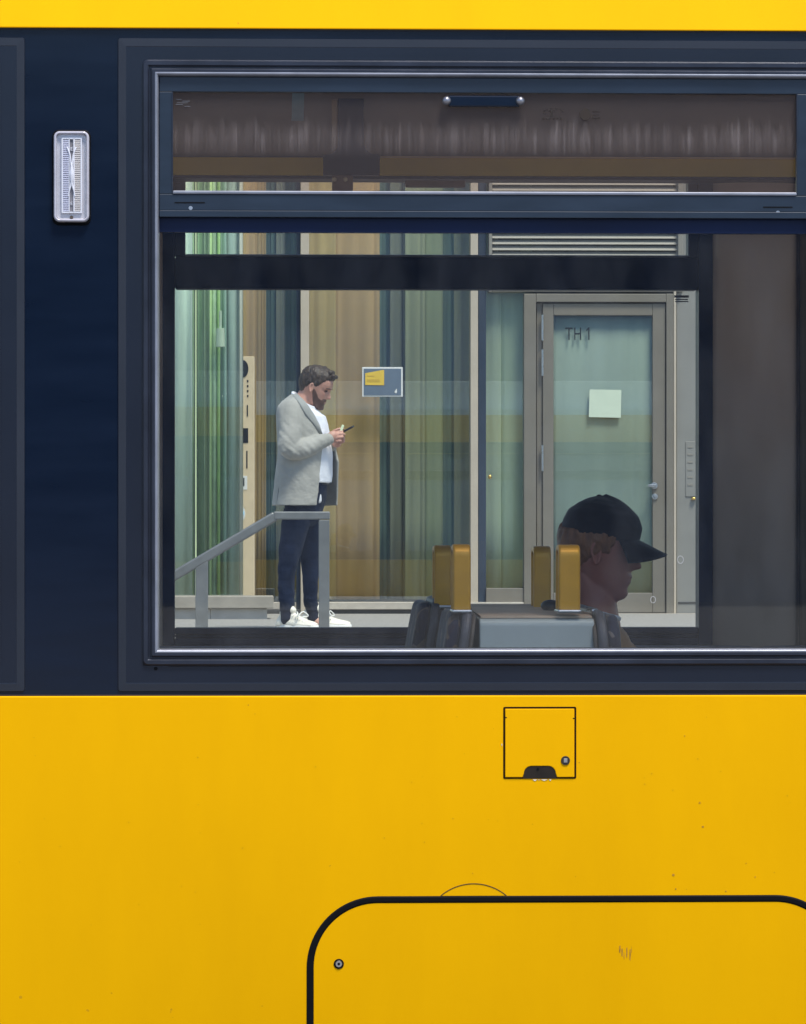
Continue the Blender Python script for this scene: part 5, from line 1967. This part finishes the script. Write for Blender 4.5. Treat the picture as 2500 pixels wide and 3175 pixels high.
gh = MB(); head_grid(gh, TG, HG, KXG, 70, 72, off=gh_off)
tb = GP(365, 432)
gh.tube([tb + Vector((0.03, 0, -0.004)), tb, tb + Vector((-0.008, 0, -0.004))], [0.012, 0.011, 0.006], 10)
voxel('hair', gh, 0.003, M['hair_seated'], guest, 2, wr(0.002, 110, (1, 1, 0.5)))
for s_ in (-1, 1):
    e0 = TG @ (Vector((0.352 * KXG, s_ * 0.095, 0.515)) * HG); e1 = TG @ (Vector((0.352 * KXG, s_ * 0.135, 0.52)) * HG); e2 = TG @ (Vector((0.325 * KXG, s_ * 0.185, 0.512)) * HG)
    MB().tube([e0, e1, e2], [0.002, 0.0045, 0.002], 8).build('eye', M['eye'], guest, smooth=True)
gj = MB()
rings = []
for dz, A, B, dx_ in ((-0.005, 0.070, 0.085, 0.0), (-0.03, 0.085, 0.14, 0.008), (-0.06, 0.100, 0.20, 0.022), (-0.12, 0.120, 0.225, 0.04), (-0.22, 0.128, 0.22, 0.045), (-0.36, 0.13, 0.205, 0.055), (-0.50, 0.135, 0.205, 0.06), (-0.60, 0.14, 0.2, 0.06)):
    c = n1 + Vector((dx_, 0, dz))
    rings.append([c + Vector((A * math.cos(t), B * math.sin(t), 0.018 * -math.cos(t))) for t in np.linspace(0, 2 * math.pi, 41)[:-1]])
gj.loft(rings)
for s_ in (-1, 1):
    sh = n1 + Vector((0.01, s_ * 0.17, -0.060)); el = sh + Vector((0.09, s_ * 0.03, -0.27)); wri = el + Vector((0.20, -s_ * 0.055, 0.0))
    gj.tube([sh + Vector((0, -s_ * 0.05, 0.01)), sh, sh.lerp(el, 0.5), el], [0.06, 0.068, 0.062, 0.056], 18)
    gj.tube([el, el.lerp(wri, 0.5), wri], [0.055, 0.048, 0.042], 18)
voxel('jacket', gj, 0.006, M['tan_jacket'], guest, 4, wr(0.006, 12))
cl_ = MB()
cc = n1.lerp(n0, 0.18) + Vector((0.004, 0, 0))
cl_.tube([cc + Vector((0.060 * math.cos(t), 0.066 * math.sin(t), 0.006 - 0.016 * math.cos(t))) for t in np.linspace(0, 2 * math.pi, 25)], [0.007] * 25, 8)
cl_.build('collar', M['shirt'], guest, smooth=True)
gt = MB()
for s_ in (-1, 1):
    kn = Vector((hipc.x + 0.46, n1.y + s_ * 0.12, zs + 0.08)); an = Vector((kn.x - 0.02, kn.y, 0.36 + 0.13))
    gt.tube([hipc + Vector((-0.02, s_ * 0.09, -0.01)), kn, ], [0.098, 0.072], 16)
    gt.tube([kn, an], [0.07, 0.055], 16)
gt.ball(hipc, (0.15, 0.19, 0.13), 20, 14)
voxel('trousers', gt, 0.008, M['trousers'], guest, 4)
for s_ in (-1, 1):
    an = Vector((hipc.x + 0.44, n1.y + s_ * 0.12, 0.36))
    sh_ = MB().tube([an + Vector((-0.04, 0, 0.05)), an + Vector((0.05, 0, 0.05)), an + Vector((0.16, 0, 0.035))], [0.042, 0.045, 0.034], 16, flat=0.9)
    sh_.build('shoe', M['text_dark'], guest, smooth=True)

#================================================================ ACROSS THE STREET (unseen block, added and sized for its reflections)
ob = empty('reflected_office', (0, -82, 0))
tag(ob, 'long low office block, unseen, added behind the camera for its reflections', 'building')
MB().box(-160, 160, -10, 0, 0.1, 13.0).build('wall', mat('blue_reflected_facade', (0.13, 0.185, 0.33), 0.8, 0, 0.15, 0.5), ob)  # height and blue tone set for the veil it reflects in the glass
wm = mat('dull_office_glass', (0.105, 0.155, 0.28), 0.6, 0, 0)
fw = MB()
for fl_ in range(4):
    for k in range(-70, 70):
        fw.box(k * 2.2 + 0.3, k * 2.2 + 1.7, -0.05, 0.02, 0.9 + fl_ * 2.6, 2.5 + fl_ * 2.6)
tag(fw.build('window_glass', wm, ob), kind='stuff')
